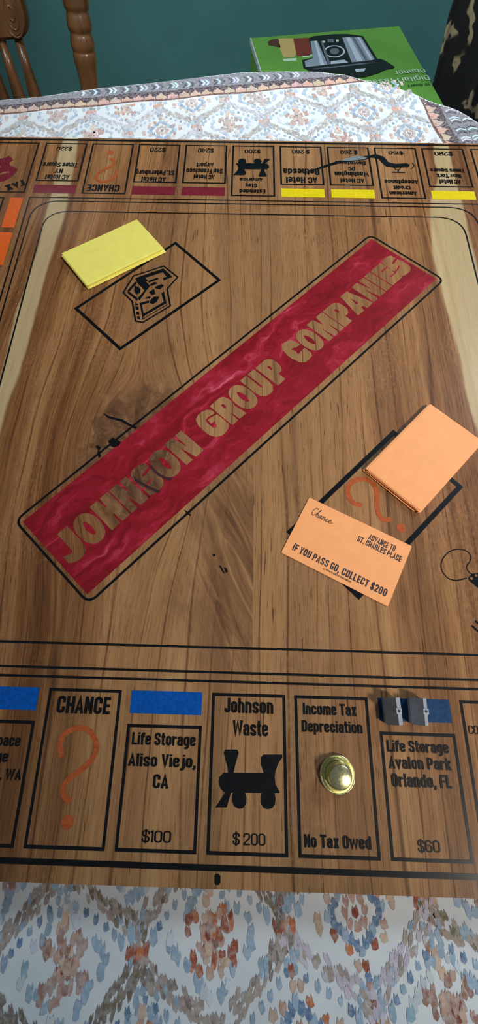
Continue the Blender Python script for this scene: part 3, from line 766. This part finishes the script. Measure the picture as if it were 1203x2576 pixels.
# bark pockets and cracks around the knot
ek = lambda x, y: XY(x*700/1203, 850+y*800/1375)
for P in ([(442, 322), (470, 338), (500, 346), (530, 352), (562, 372), (595, 388), (585, 394), (556, 380), (525, 362), (495, 354), (466, 346)],
          [(468, 446), (488, 432), (508, 440), (524, 452), (512, 466), (494, 474), (478, 468)],
          [(412, 470), (424, 464), (436, 474), (430, 492), (438, 512), (428, 522), (420, 500), (424, 484)],
          [(918, 935), (928, 932), (932, 941), (924, 948)], [(948, 985), (954, 984), (972, 1016), (966, 1018)], [(968, 992), (980, 996), (986, 1012), (976, 1016)],
          [(795, 742), (812, 752), (828, 766), (822, 770), (806, 758)]):
    flat('bark_pocket', [[ek(*p) for p in P]], Z1, M_BLACK, board)
# ---- red banner
BU = Vector((0.68317492, 0.73025477)); BVv = Vector((-BU.y, BU.x)); BO = Vector((-2.14407708*S, -3.4313123*S))
def L(u, v): p = BO+BU*(u*S)+BVv*(v*S); return (p.x, p.y)
outl = [L(-.065, -.10), L(8.078, -.10), L(8.078, 1.554), L(-.065, 1.554)]
flat('banner_line', ribbon(fillet(outl, .14*S, True, 6), .034*S, True), Z1, M_BLACK, board)
ban = flat('red_resin_banner', [[L(0, .008), L(8.0, .008), L(8.0, 1.466), L(0, 1.466)]], Z1, M_RESIN, board)
def ell(cx, cy, rx, ry, n=28, p=2.3):
    return [(cx+rx*math.copysign(abs(math.cos(2*math.pi*i/n))**(2/p), math.cos(2*math.pi*i/n)), cy+ry*math.copysign(abs(math.sin(2*math.pi*i/n))**(2/p), math.sin(2*math.pi*i/n))) for i in range(n)]
GLY = {
 'O': (ell(.5, .5, .5, .52), [ell(.5, .5, .13, .26, 16, 1.7)]),
 'J': ([(.45, 1), (1, 1), (1, .38), (.97, .2), (.88, .07), (.72, -.01), (.5, -.03), (.25, .0), (0, .1), (0, .36), (.25, .30), (.42, .27), (.45, .33)], []),
 'H': ([(0, 0), (1, 0), (1, 1), (0, 1)], [[(.43, 1.01), (.55, 1.01), (.52, .66), (.46, .66)], [(.45, -.01), (.57, -.01), (.54, .34), (.48, .34)]]),
 'N': ([(0, 0), (1, 0), (1, 1), (0, 1)], [[(.46, 1.01), (.64, 1.01), (.62, .46)], [(.36, -.01), (.54, -.01), (.38, .56)]]),
 'S': ([(.08, .60), (.03, .76), (.08, .9), (.22, 1.0), (.45, 1.03), (.68, 1.02), (.90, .96), (.93, .74), (.93, .62), (1.0, .5), (1.0, .26), (.93, .1), (.75, 0), (.5, -.03), (.22, -.01), (.05, .05), (.04, .3), (.0, .42)], [[(.45, .70), (.95, .76), (.95, .68), (.55, .62), (.42, .64)], [(.02, .30), (.45, .35), (.6, .39), (.55, .43), (.3, .38), (.02, .38)]]),
 'G': ([(1, .64), (.97, .84), (.85, .97), (.6, 1.03), (.4, 1.03), (.15, .96), (.02, .75), (0, .5), (.03, .24), (.16, .06), (.4, -.03), (.65, -.03), (.9, .03), (1, .12), (1, .55)], [[(.40, .35), (.46, .30), (.60, .34), (.60, .44), (.66, .44), (.66, .50), (.50, .50), (.50, .42), (.48, .56), (.50, .68), (.62, .68), (1.02, .62), (1.02, .68), (.62, .74), (.44, .72), (.38, .55)]]),
 'R': ([(0, 0), (1, 0), (.95, .3), (.9, .42), (.98, .58), (.98, .8), (.88, .95), (.7, 1), (0, 1)], [[(.44, .60), (.56, .62), (.58, .72), (.54, .78), (.44, .76)], [(.43, -.01), (.52, -.01), (.50, .32), (.44, .32)]]),
 'U': ([(0, 1), (0, .35), (.06, .12), (.25, -.01), (.5, -.04), (.75, -.01), (.94, .12), (1, .35), (1, 1)], [[(.46, 1.01), (.54, 1.01), (.545, .36), (.5, .30), (.455, .36)]]),
 'P': ([(0, 0), (.55, 0), (.55, .30), (.8, .32), (.96, .45), (1, .65), (.96, .86), (.8, .98), (.6, 1), (0, 1)], [[(.46, .56), (.56, .58), (.59, .68), (.54, .76), (.46, .74)]]),
 'C': ([(1, .66), (.96, .86), (.8, .99), (.55, 1.03), (.3, 1.01), (.1, .88), (0, .62), (0, .4), (.1, .12), (.3, -.01), (.55, -.03), (.85, .0), (1, .10), (1, .34)], [[(.42, .36), (.60, .38), (1.02, .40), (1.02, .60), (.70, .60), (.60, .66), (.42, .66), (.50, .56), (.50, .46)]]),
 'M': ([(0, 0), (1, 0), (1, 1), (0, 1)], [[(.40, 1.01), (.60, 1.01), (.50, .60)], [(.28, -.01), (.36, -.01), (.30, .52)], [(.64, -.01), (.72, -.01), (.70, .52)]]),
 'A': ([(0, 0), (.30, 1), (.72, 1), (1, 0)], [[(.44, .36), (.56, .36), (.51, .68)], [(.42, -.01), (.58, -.01), (.56, .16), (.44, .16)]]),
 'I': ([(0, 0), (1, 0), (1, 1), (0, 1)], []),
 'E': ([(0, 0), (1, 0), (1, 1), (0, 1)], [[(.48, .66), (1.01, .68), (1.01, .72), (.48, .73)], [(.48, .29), (1.01, .28), (1.01, .33), (.48, .36)]]),
}
LT = [('J', .085, .405), ('O', .425, .775), ('H', .805, 1.145), ('N', 1.165, 1.49), ('S', 1.515, 1.855), ('O', 1.865, 2.22), ('N', 2.245, 2.60), ('G', 2.835, 3.195), ('R', 3.215, 3.53), ('O', 3.54, 3.885), ('U', 3.90, 4.225), ('P', 4.26, 4.595),
      ('C', 4.825, 5.145), ('O', 5.165, 5.505), ('M', 5.54, 5.95), ('P', 5.965, 6.33), ('A', 6.325, 6.75), ('N', 6.765, 7.105), ('I', 7.125, 7.295), ('E', 7.315, 7.615), ('S', 7.60, 7.935)]
for ch, u0, u1 in LT:
    o_, sl = GLY[ch]
    mp = lambda p: L(u0+(u1-u0)*p[0], .468+.50*p[1])
    lp = fillet([mp(p) for p in o_], .012*S, True, 2) if ch in 'HNIEMAPRU' else [mp(p) for p in o_]
    wm = W_R if (u0+u1)/2 > 3.42 else W_L
    lo_ = flat('banner_letter', [lp], Z2, wm, ban)
    if sl: flat('resin_counter', [[mp(p) for p in q] for q in sl], Z3, M_RESIN, lo_)

c7 = lambda x, y: XY(120+x/2.406, 1000+y/2.406)
for P in ([(608, 400), (630, 418), (655, 445), (690, 470), (725, 486), (762, 488), (742, 506), (705, 492), (668, 474), (636, 440)],
          [(520, 476), (545, 496), (585, 522), (640, 548), (684, 568), (668, 580), (618, 556), (575, 534), (530, 504)],
          [(606, 590), (618, 594), (622, 604), (612, 608)]):
    flat('bark_gap', [[c7(*p) for p in P]], ZB+.00045, M_BARK, ban)
# ================================================================== CARDS
M_YC = plain('yellow_card_stock', srgb(240, 230, 112), .6, var=.03, scale=120)
M_OC = plain('orange_card_stock', srgb(246, 166, 104), .6, var=.03, scale=120)
M_INK = plain('dark_ink', srgb(52, 36, 40), .6)
CT = .00023
def card_mesh(name, lx, ly, mat):
    bm = bmesh.new(); P = fillet([(-lx/2, -ly/2), (lx/2, -ly/2), (lx/2, ly/2), (-lx/2, ly/2)], .0009, True, 3)
    vs = [bm.verts.new((x, y, 0)) for x, y in P]; f = bm.faces.new(vs)
    r = bmesh.ops.extrude_face_region(bm, geom=[f]); bmesh.ops.translate(bm, verts=[v for v in r['geom'] if isinstance(v, bmesh.types.BMVert)], vec=(0, 0, CT))
    bmesh.ops.recalc_face_normals(bm, faces=bm.faces)
    me = bpy.data.meshes.new(name); bm.to_mesh(me); bm.free(); me.materials.append(mat); return me
def quad_frame(pts, z):
    P = [Vector(XY(*p, z)) for p in pts]; c = sum(P, Vector((0, 0)))/4
    ux = ((P[1]-P[0])+(P[2]-P[3])).normalized()
    lx = ((P[1]-P[0]).length+(P[2]-P[3]).length)/2; ly = ((P[3]-P[0]).length+(P[2]-P[1]).length)/2
    return c, math.atan2(ux.y, ux.x), lx, ly
def stack(name, pts, n, mat, labs, group, cat, jit, drift):
    zt = ZB+.0004+n*CT
    c, rz, lx, ly = quad_frame(pts, zt)
    me = card_mesh(name, lx, ly, mat)
    for i in range(n):
        o = bpy.data.objects.new(name, me); COL.objects.link(o)
        top = i == n-1; k = (n-1-i)/(n-1)
        dx = drift[0]*k+(0 if top else random.gauss(0, jit)); dy = drift[1]*k+(0 if top else random.gauss(0, jit))
        o.location = (c.x+dx, c.y+dy, ZB+.0004+i*CT); o.rotation_euler = (0, 0, rz+(0 if top else random.gauss(0, jit*8)))
        tag(o, labs[0] if top else labs[1], cat, group)
yl = [(154, 640.5), (345, 549.5), (409, 625), (218, 712)]
stack('yellow_card', yl, 16, M_YC, ('blank yellow card lying on top of the yellow card stack', 'blank yellow card lower down in the yellow stack on the board'), 'yellow cards in the stack', 'card', .0009, (.0014, -.0020))
orp = [(931, 1176), (1085, 1014), (1213, 1113), (1053, 1287)]
stack('orange_card', orp, 15, M_OC, ('blank orange card lying on top of the orange card stack', 'blank orange card lower down in the orange stack on the board'), 'orange cards in the stack', 'card', .0007, (-.0008, -.0012))
cz = ZB+.0004
cc, crz, clx, cly = quad_frame([(708, 1388), (976, 1528), (1037, 1372), (778, 1253)], cz+CT)
cc_e = empty('chance_card', (cc.x, cc.y, cz), crz, 'single orange card lying face up reading ADVANCE TO ST. CHARLES PLACE', 'card')
co = bpy.data.objects.new('card_sheet', card_mesh('card_sheet', clx, cly, M_OC)); COL.objects.link(co); co.parent = cc_e
cax = Vector((math.cos(crz), math.sin(crz))); cay = Vector((-cax.y, cax.x))
cpx = lambda x, y: Vector(XY(690+x/2.345, 980+y/2.345, cz+CT))
def card_text(txt, x0, y0, x1, y1, h, s):
    a = cpx(x0, y0); b = cpx(x1, y1)
    flat('lettering', text_quads(txt, a, cax, (b-a).dot(cax), h, s, .09), cz+CT+.00006, M_INK, cc_e)
card_text('ADVANCE TO', 553, 882, 712, 950, .0042, .165)
card_text('ST. CHARLES PLACE', 486, 893, 745, 1016, .0042, .165)
card_text('IF YOU PASS GO, COLLECT $200', 103, 944, 655, 1226, .0050, .175)
card_text('1936 PARKER BROTHERS', 302, 1066, 450, 1142, .0012, .15)
flat('lettering', ribbon(disc(tuple(cpx(294, 1059)), .0006, 12), .00018, True), cz+CT+.00006, M_INK, cc_e)
# handwritten-looking "Chance"
SCR = [[(.13, .82), (.16, .95), (.09, 1.0), (.02, .8), (.0, .45), (.04, .12), (.1, .05), (.17, .25)], [(.17, .25), (.22, .5), (.29, .9), (.29, 1.0), (.26, .95), (.24, .5), (.235, .08)], [(.24, .3), (.29, .48), (.31, .4), (.31, .12), (.34, .06), (.37, .18)], [(.46, .42), (.41, .46), (.37, .25), (.40, .06), (.45, .2), (.46, .44), (.46, .12), (.50, .08), (.53, .28)], [(.53, .44), (.53, .06)], [(.53, .28), (.58, .46), (.61, .40), (.61, .12), (.64, .06), (.67, .2)], [(.76, .38), (.72, .46), (.67, .26), (.70, .06), (.75, .10), (.80, .22)], [(.80, .22), (.88, .30), (.90, .42), (.86, .47), (.81, .28), (.84, .07), (.90, .08), (1.0, .25)]]
so = cpx(213, 738); se = cpx(342, 790); sw_ = (se-so).length; sd = cax; su = cay
qs = []
for st in SCR:
    P = [tuple(so+sd*(x*sw_+y*.0010)+su*(y*.0066)) for x, y in st]
    qs += ribbon(fillet(P, .0008, False, 3), .00042)
flat('script_lettering', qs, cz+CT+.00006, M_INK, cc_e)

# ================================================================== TOY HOUSES
M_PL = plain('grey_plastic', srgb(158, 160, 167), .5, var=.05)
M_HOLE = plain('dark_hole', (.004, .004, .005), .6)
def house(u, v, rz, label):
    c = XY(u, v)
    e = empty('toy_house', (c[0], c[1], ZB+.0002), rz, label, 'toy house', 'grey toy houses on the dark blue bar')
    w, l, h, rr = .0044, .0070, .0058, .0064
    ov = .0007
    bm = bmesh.new(); bm_box(bm, (0, 0, h/2), (2*w-.0004, 2*l-.0008, h), 0, .0002, 1)
    bm_obj('walls', bm, M_PL, e, world_space=False)
    y0, y1 = -l, l; W_, T_ = w+ov*.5, .0007
    V = []; 
    for y in (y0, y1): V += [(-W_, y, h-.0006), (0, y, h+rr), (W_, y, h-.0006), (W_-T_*1.2, y, h-.0006), (0, y, h+rr-T_*1.9), (-W_+T_*1.2, y, h-.0006)]
    Fc = [(0, 1, 7, 6), (1, 2, 8, 7), (2, 3, 9, 8), (3, 4, 10, 9), (4, 5, 11, 10), (5, 0, 6, 11), (0, 5, 4, 1), (1, 4, 3, 2), (6, 7, 10, 11), (7, 8, 9, 10)]
    mesh('roof', V, Fc, M_PL, e, world_space=False)
    mesh('gable', [(-W_+T_, y0+.0005, h-.001), (W_-T_, y0+.0005, h-.001), (0, y0+.0005, h+rr-.0008), (-W_+T_, y1-.0005, h-.001), (W_-T_, y1-.0005, h-.001), (0, y1-.0005, h+rr-.0008)], [(0, 1, 2), (5, 4, 3), (0, 2, 5, 3), (1, 4, 5, 2), (0, 3, 4, 1)], M_PL, e, world_space=False)
    ch = box('chimney', (-.0002, .0004, h+rr-.0002), (.0030, .0030, .0068), M_PL, e, bevel=.0002, world_space=False)
    n = 14
    mesh('chimney_hole', [(-.0002+.00075*math.cos(2*math.pi*i/n), .0004+.00075*math.sin(2*math.pi*i/n), h+rr+.00325) for i in range(n)], [tuple(range(n))], M_HOLE, ch, world_space=False)
    return e
house(981, 1787, math.radians(1.5), 'grey plastic toy house nearer the brass token on the dark blue bar')
house(1045, 1788, math.radians(-2.5), 'grey plastic toy house nearer the right end of the dark blue bar')

# ================================================================== BRASS TOKEN
def brass():
    k = NT('polished_brass'); x, y, z = k.pos()
    n = k.noise(k.comb(x, y, z), 900, 3)
    k.set(Base_Color=k.mix(k.ss(n, .4, .7), (.70, .64, .34), (.76, .71, .42)), Roughness=k.ss(n, .3, .8, .24, .32), Metallic=1.0); return k.m
M_BR = brass()
bc = XY(848, 1947)
tok = empty('brass_token', (bc[0], bc[1], ZB+.0002), 0, 'small round brass hat-shaped token on the Income Tax square', 'game token')
lathe('brim', [(0, .0082), (.0003, .0094), (.0012, .0098), (.0020, .0096), (.0021, .0090), (.0013, .0084), (.0011, .0070), (.0011, .0055)], M_BR, (bc[0], bc[1], ZB+.0002), (bc[0], bc[1], 2), tok, 48)
lathe('crown', [(.0010, .0072), (.0016, .0064), (.0030, .0062), (.0080, .00605), (.0087, .0059), (.0090, .0055)], M_BR, (bc[0], bc[1], ZB+.0002), (bc[0], bc[1], 2), tok, 48)

# ================================================================== CHAIR behind the table
cn3 = Vector((E2.x*math.cos(math.radians(12)), E2.y*math.cos(math.radians(12)), -math.sin(math.radians(12)))) # backrest plane normal, leaning away from the table
cp0 = Vector((*RT(-.12, .565), .72))
def cpt(u, v): return bpl(u, v, cp0, cn3)
pb, pt_ = cpt(226, 222), cpt(190, 0)
ax = (pt_-pb).normalized()
ch_c = RT(-.35, .42)
chair = empty('dining_chair', (ch_c[0], ch_c[1], 0), TH, 'carved wooden dining chair with turned posts and spindles behind the table', 'chair')
mpp = (cpt(260, 110)-cpt(160, 110)).length/100      # metres per pixel at the post
tl = lambda v: (pb + (pt_-pb)*((222-v)/222) - pb).length
prof = [(tl(y/4.01) if y <= 890 else tl(222)-(y-890)/4.01*mpp*1.1, wpx/4.01/2*mpp) for y, wpx in
        [(890, 190), (800, 192), (720, 200), (650, 216), (590, 232), (540, 236), (505, 228), (492, 216), (480, 224), (450, 238), (420, 240), (370, 232), (325, 218), (308, 206), (292, 214), (270, 236), (230, 246), (180, 236), (130, 226), (108, 212), (92, 216), (70, 238), (30, 250), (0, 252)]]
bot = [(-.33, .016), (-.29, .018), (-.26, .014), (-.20, .020), (-.14, .016)]
top = [(tl(0)+d, r) for d, r in [(.02, .0215), (.04, .017), (.055, .0235), (.08, .024), (.10, .016), (.13, .019), (.17, .014)]]
post_prof = bot+prof+top
pp0 = pb
zcut = (pb+ax*(-.33)).z
lathe('back_post', post_prof, M_OAK, pb, pb+ax, chair, 28)
e3 = Vector((E1.x, E1.y, 0))
WCH = .40
lathe('back_post', post_prof, M_OAK, pb-e3*WCH, pb-e3*WCH+ax, chair, 28)
# carved slab, spindles below it
sr = cpt(80, 70); sbm = cpt(40, 96)
upv = cn3.cross(e3).normalized()
if upv.z < 0: upv = -upv
sl_r = (sr-pb).dot(e3); sl_b = (sbm-pb).dot(upv)
sl_l = -WCH-sl_r
sl_w = sl_r-sl_l; sl_h = .115
def slab_pt(a, b, d): return pb+e3*a+upv*b+nrm*d
nrm = e3.cross(upv).normalized()
if nrm.y > 0: nrm = -nrm                         # faces the table
P = fillet([(sl_l, sl_b), (sl_r, sl_b), (sl_r, sl_b+sl_h), (sl_l, sl_b+sl_h)], .022, True, 6)
V = []; n = len(P)
for d, ins in ((-.011, 0), (.006, 0), (.010, .003)):
    for a, b in P:
        ca, cb = (sl_l+sl_r)/2, sl_b+sl_h/2
        V.append(slab_pt(a-math.copysign(ins, a-ca), b-math.copysign(ins, b-cb), d))
Fc = [tuple(range(n)), tuple(range(3*n-1, 2*n-1, -1))]
for j in range(2):
    for i in range(n): Fc.append((j*n+i, (j+1)*n+i, (j+1)*n+(i+1) % n, j*n+(i+1) % n))
slab = mesh('carved_panel', V, Fc, M_OAK, chair)
bm = bmesh.new(); bm.from_mesh(slab.data); bmesh.ops.recalc_face_normals(bm, faces=bm.faces); bm.to_mesh(slab.data); bm.free()
def torus_oval(cx, cy, rx, ry, r, d, n=36, k=8):
    V = []; Fc = []
    for i in range(n):
        t = 2*math.pi*i/n
        for j in range(k):
            q = 2*math.pi*j/k
            V.append(slab_pt(cx+(rx+r*math.cos(q))*math.cos(t), cy+(ry+r*math.cos(q))*math.sin(t), d+r*.8*math.sin(q)))
    for i in range(n):
        for j in range(k): Fc.append((i*k+j, ((i+1) % n)*k+j, ((i+1) % n)*k+(j+1) % k, i*k+(j+1) % k))
    return V, Fc
oc = cpt(30, 30); oa, ob = (oc-pb).dot(e3), (oc-pb).dot(upv)
for cx in (oa, sl_l+sl_r-oa):
    for rx, ry, r in ((23*mpp, 40*mpp, 2.8*mpp), (15*mpp, 27*mpp, 2.8*mpp), (6*mpp, 12*mpp, 3.4*mpp)):
        V, Fc = torus_oval(cx, ob, rx, ry, r, .0095)
        mesh('carved_ring', V, Fc, M_OAK, slab, True)
sp1 = cpt(46, 96); sp2 = cpt(2, 96)
s1 = (sp1-pb).dot(e3); s2 = (sp2-pb).dot(e3)
gap = s1-s2
k = 0; a = s1
while a > sl_l:
    r0 = .0052
    pr = [(0, .006), (.06, .0075), (.12, .0085), (.16, .0095), (.195, .0102), (.205, .0088), (.212, .0104), (.225, .0112), (.24, .0098), (.27, .007), (.30, .0056)]
    base = pb+e3*a+upv*(sl_b-.295)
    lathe('spindle', [(t*.295/.30, r*.88) for t, r in pr], M_OAK, base, base+upv, chair, 18)
    a -= gap
# crest rail above, seat and legs
cb = sl_b+sl_h+.11
P = fillet([(-WCH-.03, cb), (.03, cb), (.045, cb+.05), (-.05, cb+.10), (-WCH/2, cb+.12), (-WCH+.05, cb+.10), (-WCH-.045, cb+.05)], .03, True, 5)
V = [slab_pt(a, b, d) for d in (-.011, .011) for a, b in P]; n = len(P)
Fc = [tuple(range(n)), tuple(range(2*n-1, n-1, -1))]+[(i, n+i, n+(i+1) % n, (i+1) % n) for i in range(n)]
mesh('crest_rail', V, Fc, M_OAK, chair)
for a in (sl_l+.03, sl_r-.03):
    base = pb+e3*a+upv*(sl_b+sl_h-.005)
    lathe('spindle', [(0, .006), (.05, .011), (.07, .009), (.115, .006)], M_OAK, base, base+upv, chair, 16)
zs = .45
sb = pb+ax*((zs-pb.z)/ax.z)
e2_3 = Vector((E2.x, E2.y, 0))
sc_ = sb-e3*(WCH/2)-e2_3*.19
bm = bmesh.new(); bm_box(bm, (sc_.x, sc_.y, zs-.018), (WCH+.07, .44, .036), TH, .012, 3)
bm_obj('seat', bm, M_OAK, chair)
for da in (-.0, -WCH):
    for db in (.0, -.36):
        lp = sb+e3*da+e2_3*db
        lathe('leg', [(0, .013), (.04, .017), (.08, .013), (.12, .022), (.24, .024), (.30, .017), (.34, .023), (zs-.03, .019)], M_OAK, (lp.x, lp.y, 0), (lp.x, lp.y, 1), chair, 16)
for db, z_ in ((-.36, .16), (-.0, .2)):
    a = sb+e2_3*db; a = Vector((a.x, a.y, z_))
    lathe('stretcher', [(0, .009), (WCH*.5, .015), (WCH, .009)], M_OAK, a-e3*WCH, a, chair, 12)

# ================================================================== GREEN BOX behind the table
BZ = .45
M_BG = plain('green_carton_print', srgb(104, 158, 62), .55, var=.06, scale=12)
M_BW = plain('white_carton_board', (.55, .58, .55), .7)
M_PB = plain('print_black', (.008, .010, .010), .5); M_PS = plain('print_steel', srgb(150, 158, 172), .5); M_PS2 = plain('print_steel_light', srgb(198, 206, 216), .5)
M_PR = plain('print_red_brown', srgb(128, 50, 38), .5); M_PT = plain('print_tan', srgb(206, 172, 104), .5); M_PD = plain('print_dark_brown', srgb(84, 48, 36), .5)
M_PW = plain('print_white', srgb(196, 222, 186), .5); M_PG = plain('print_dark_green', srgb(36, 78, 34), .5); M_PGN = plain('print_grey', srgb(104, 112, 120), .5)
g0 = Vector(XY(632, 95, BZ)); g1 = Vector(XY(1005, 65, BZ)); gs = Vector(XY(1055, 165, BZ))
bx = (g1-g0).normalized(); by = Vector((-bx.y, bx.x)); bw = (g1-g0).length; bd = abs((gs-g1).dot(by))*2
brz = math.atan2(bx.y, bx.x)
bctr = g0+bx*bw/2-by*bd/2
carton = empty('carton', (bctr.x, bctr.y, 0), brz, 'green cardboard carton with a pressure canner picture, standing behind the table', 'box')
box('body', (bctr.x, bctr.y, BZ/2-.002), (bw, bd, BZ-.004), M_BG, carton, brz, .003)
for sgn in (1, -1):
    c = bctr+by*(sgn*bd/4)
    box('flap', (c.x, c.y, BZ-.002), (bw-.001, bd/2-.0012, .004), M_BG, carton, brz, .0008)
lc = g0-by*bd/2
c = lc-bx*.0015
box('white_edge', (c.x, c.y, BZ-.006), (.003, bd, .012), M_BW, carton, brz)
kb = lambda x, y: XY(620+x/2.359, 50+y/2.359, BZ)
def prt(polys, mat, dz, name='printed_picture'):
    for P in polys: flat(name, [[kb(*p) for p in P]], BZ+dz, mat, carton)
prt([[(128, 130), (150, 118), (190, 113), (203, 165), (165, 158), (130, 150)]], M_PD, .0004); prt([[(190, 112), (278, 110), (296, 195), (285, 222), (222, 226), (200, 175)]], M_PT, .0004)
prt([[(278, 112), (368, 106), (388, 200), (375, 212), (300, 217)]], M_PR, .0004); prt([[(214, 232), (296, 228), (298, 243), (222, 248)], [(330, 215), (390, 205), (392, 216), (335, 225)]], M_PW, .0004)
prt([[(368, 110), (400, 98), (520, 86), (600, 85), (692, 97), (745, 180), (782, 240), (800, 262), (365, 300), (338, 285), (330, 240), (395, 225)]], M_PB, .0006)
prt([[(380, 130), (420, 126), (484, 272), (352, 284), (345, 248), (396, 230)], [(568, 107), (680, 104), (765, 242), (625, 256)]], M_PS, .0010)
prt([[(402, 130), (415, 128), (462, 272), (440, 274)], [(590, 108), (615, 107), (690, 248), (655, 250)], [(655, 105), (668, 105), (752, 242), (736, 243)], [(500, 250), (580, 240), (605, 257), (500, 268)]], M_PS2, .0014)
prt([[(440, 130), (450, 128), (500, 268), (484, 270)], [(625, 107), (640, 106), (722, 244), (705, 246)]], M_PGN, .0014)
prt([[(360, 285), (500, 268), (700, 250), (790, 235), (820, 245), (880, 283), (872, 292), (830, 298), (790, 318), (700, 345), (640, 346), (560, 322), (370, 308)]], M_PB, .0016)
prt([[(645, 297), (708, 292), (698, 312), (650, 317)]], M_PS2, .0019); prt([[(380, 296), (520, 282), (690, 262), (770, 258), (690, 270), (520, 290)]], M_PGN, .0019)
def kell(cx, cy, rx, ry, n=26): return [(cx+rx*math.cos(2*math.pi*i/n), cy+ry*math.sin(2*math.pi*i/n)) for i in range(n)]
flat('printed_dial', ribbon([kb(*p) for p in kell(522, 190, 58, 33)], .0045, True), BZ+.0010, M_PS2, carton)
prt([kell(523, 188, 28, 18)], M_PGN, .0010, 'printed_dial'); prt([kell(458, 133, 9, 7), kell(540, 126, 9, 7)], M_PW, .0010, 'printed_button'); prt([[(480, 118), (515, 116), (520, 135), (484, 138)]], M_PGN, .0010, 'printed_display')
def box_text(txt, xr, xl, ybase, ytop, mat, s=.13):
    a = Vector(kb(xr, ybase)); b = Vector(kb(xl, ybase)); t_ = Vector(kb(xr, ytop))
    flat('lettering', text_quads(txt, a, -bx, abs((b-a).dot(bx)), abs((t_-a).dot(by)), s, .10), BZ+.0020, mat, carton)
box_text('Canner', 1052, 868, 294, 320, M_PW); box_text('Digital Pressure', 1076, 640, 335, 363, M_PW); box_text('12 Quart', 1086, 948, 379, 392, M_PG, .16)

# ================================================================== DARK STRIPED CURTAIN
def zebra():
    k = NT('striped_plush'); x, y, z = k.pos()
    w = k.noise(k.comb(x, y, z), 9, 3)
    v = k.add(k.mul(x, 11), k.add(k.mul(z, 4), k.mul(w, 4.5)))
    st = k.math('ABSOLUTE', k.sub(k.math('FRACT', v), .5))
    n = k.noise(k.comb(x, y, z), 14, 1)
    m = k.mul(k.ss(st, .20, .13), k.ss(n, .44, .50))
    f = k.noise(k.comb(x, y, z), 600, 2)
    c = k.mix(m, (.006, .005, .005), (.36, .26, .15))
    k.bump(f, .5, .002); k.set(Base_Color=c, Roughness=.95); return k.m
yz = 1.12
tp = bpl(1172, 0, (0, yz, 0), Vector((0, 1, 0))); bt = bpl(1112, 240, (0, yz, 0), Vector((0, 1, 0)))
V = []; Fc = []; NU, NV = 60, 24
for j in range(NV+1):
    z = .0+1.9*j/NV
    x0 = bt.x+(tp.x-bt.x)*(z-bt.z)/(tp.z-bt.z) if z < tp.z else tp.x+(z-tp.z)*.05
    x0 = min(x0, tp.x+.02)
    if z < bt.z-.05: x0 = bt.x+(tp.x-bt.x)*(-.05)/(tp.z-bt.z)
    for i in range(NU+1):
        u = i/NU
        V.append((x0+u*.55+.012*math.sin(z*9), yz+.05+.035*math.sin(u*26+z*1.3)+.02*math.sin(u*11-z*2), z+.001))
nb = len(V); V += [(x, y+.006, z) for x, y, z in V]
for j in range(NV):
    for i in range(NU):
        a = j*(NU+1)+i; q = (a, a+1, a+NU+2, a+NU+1)
        Fc.append(q); Fc.append(tuple(nb+t for t in reversed(q)))
for j in range(NV):
    for i in (0, NU):
        a = j*(NU+1)+i; Fc.append((a, a+NU+1, nb+a+NU+1, nb+a))
cu = mesh('curtain', V, Fc, zebra(), None, True)
tag(cu, 'black curtain with tan animal stripes hanging at the right edge', 'curtain')
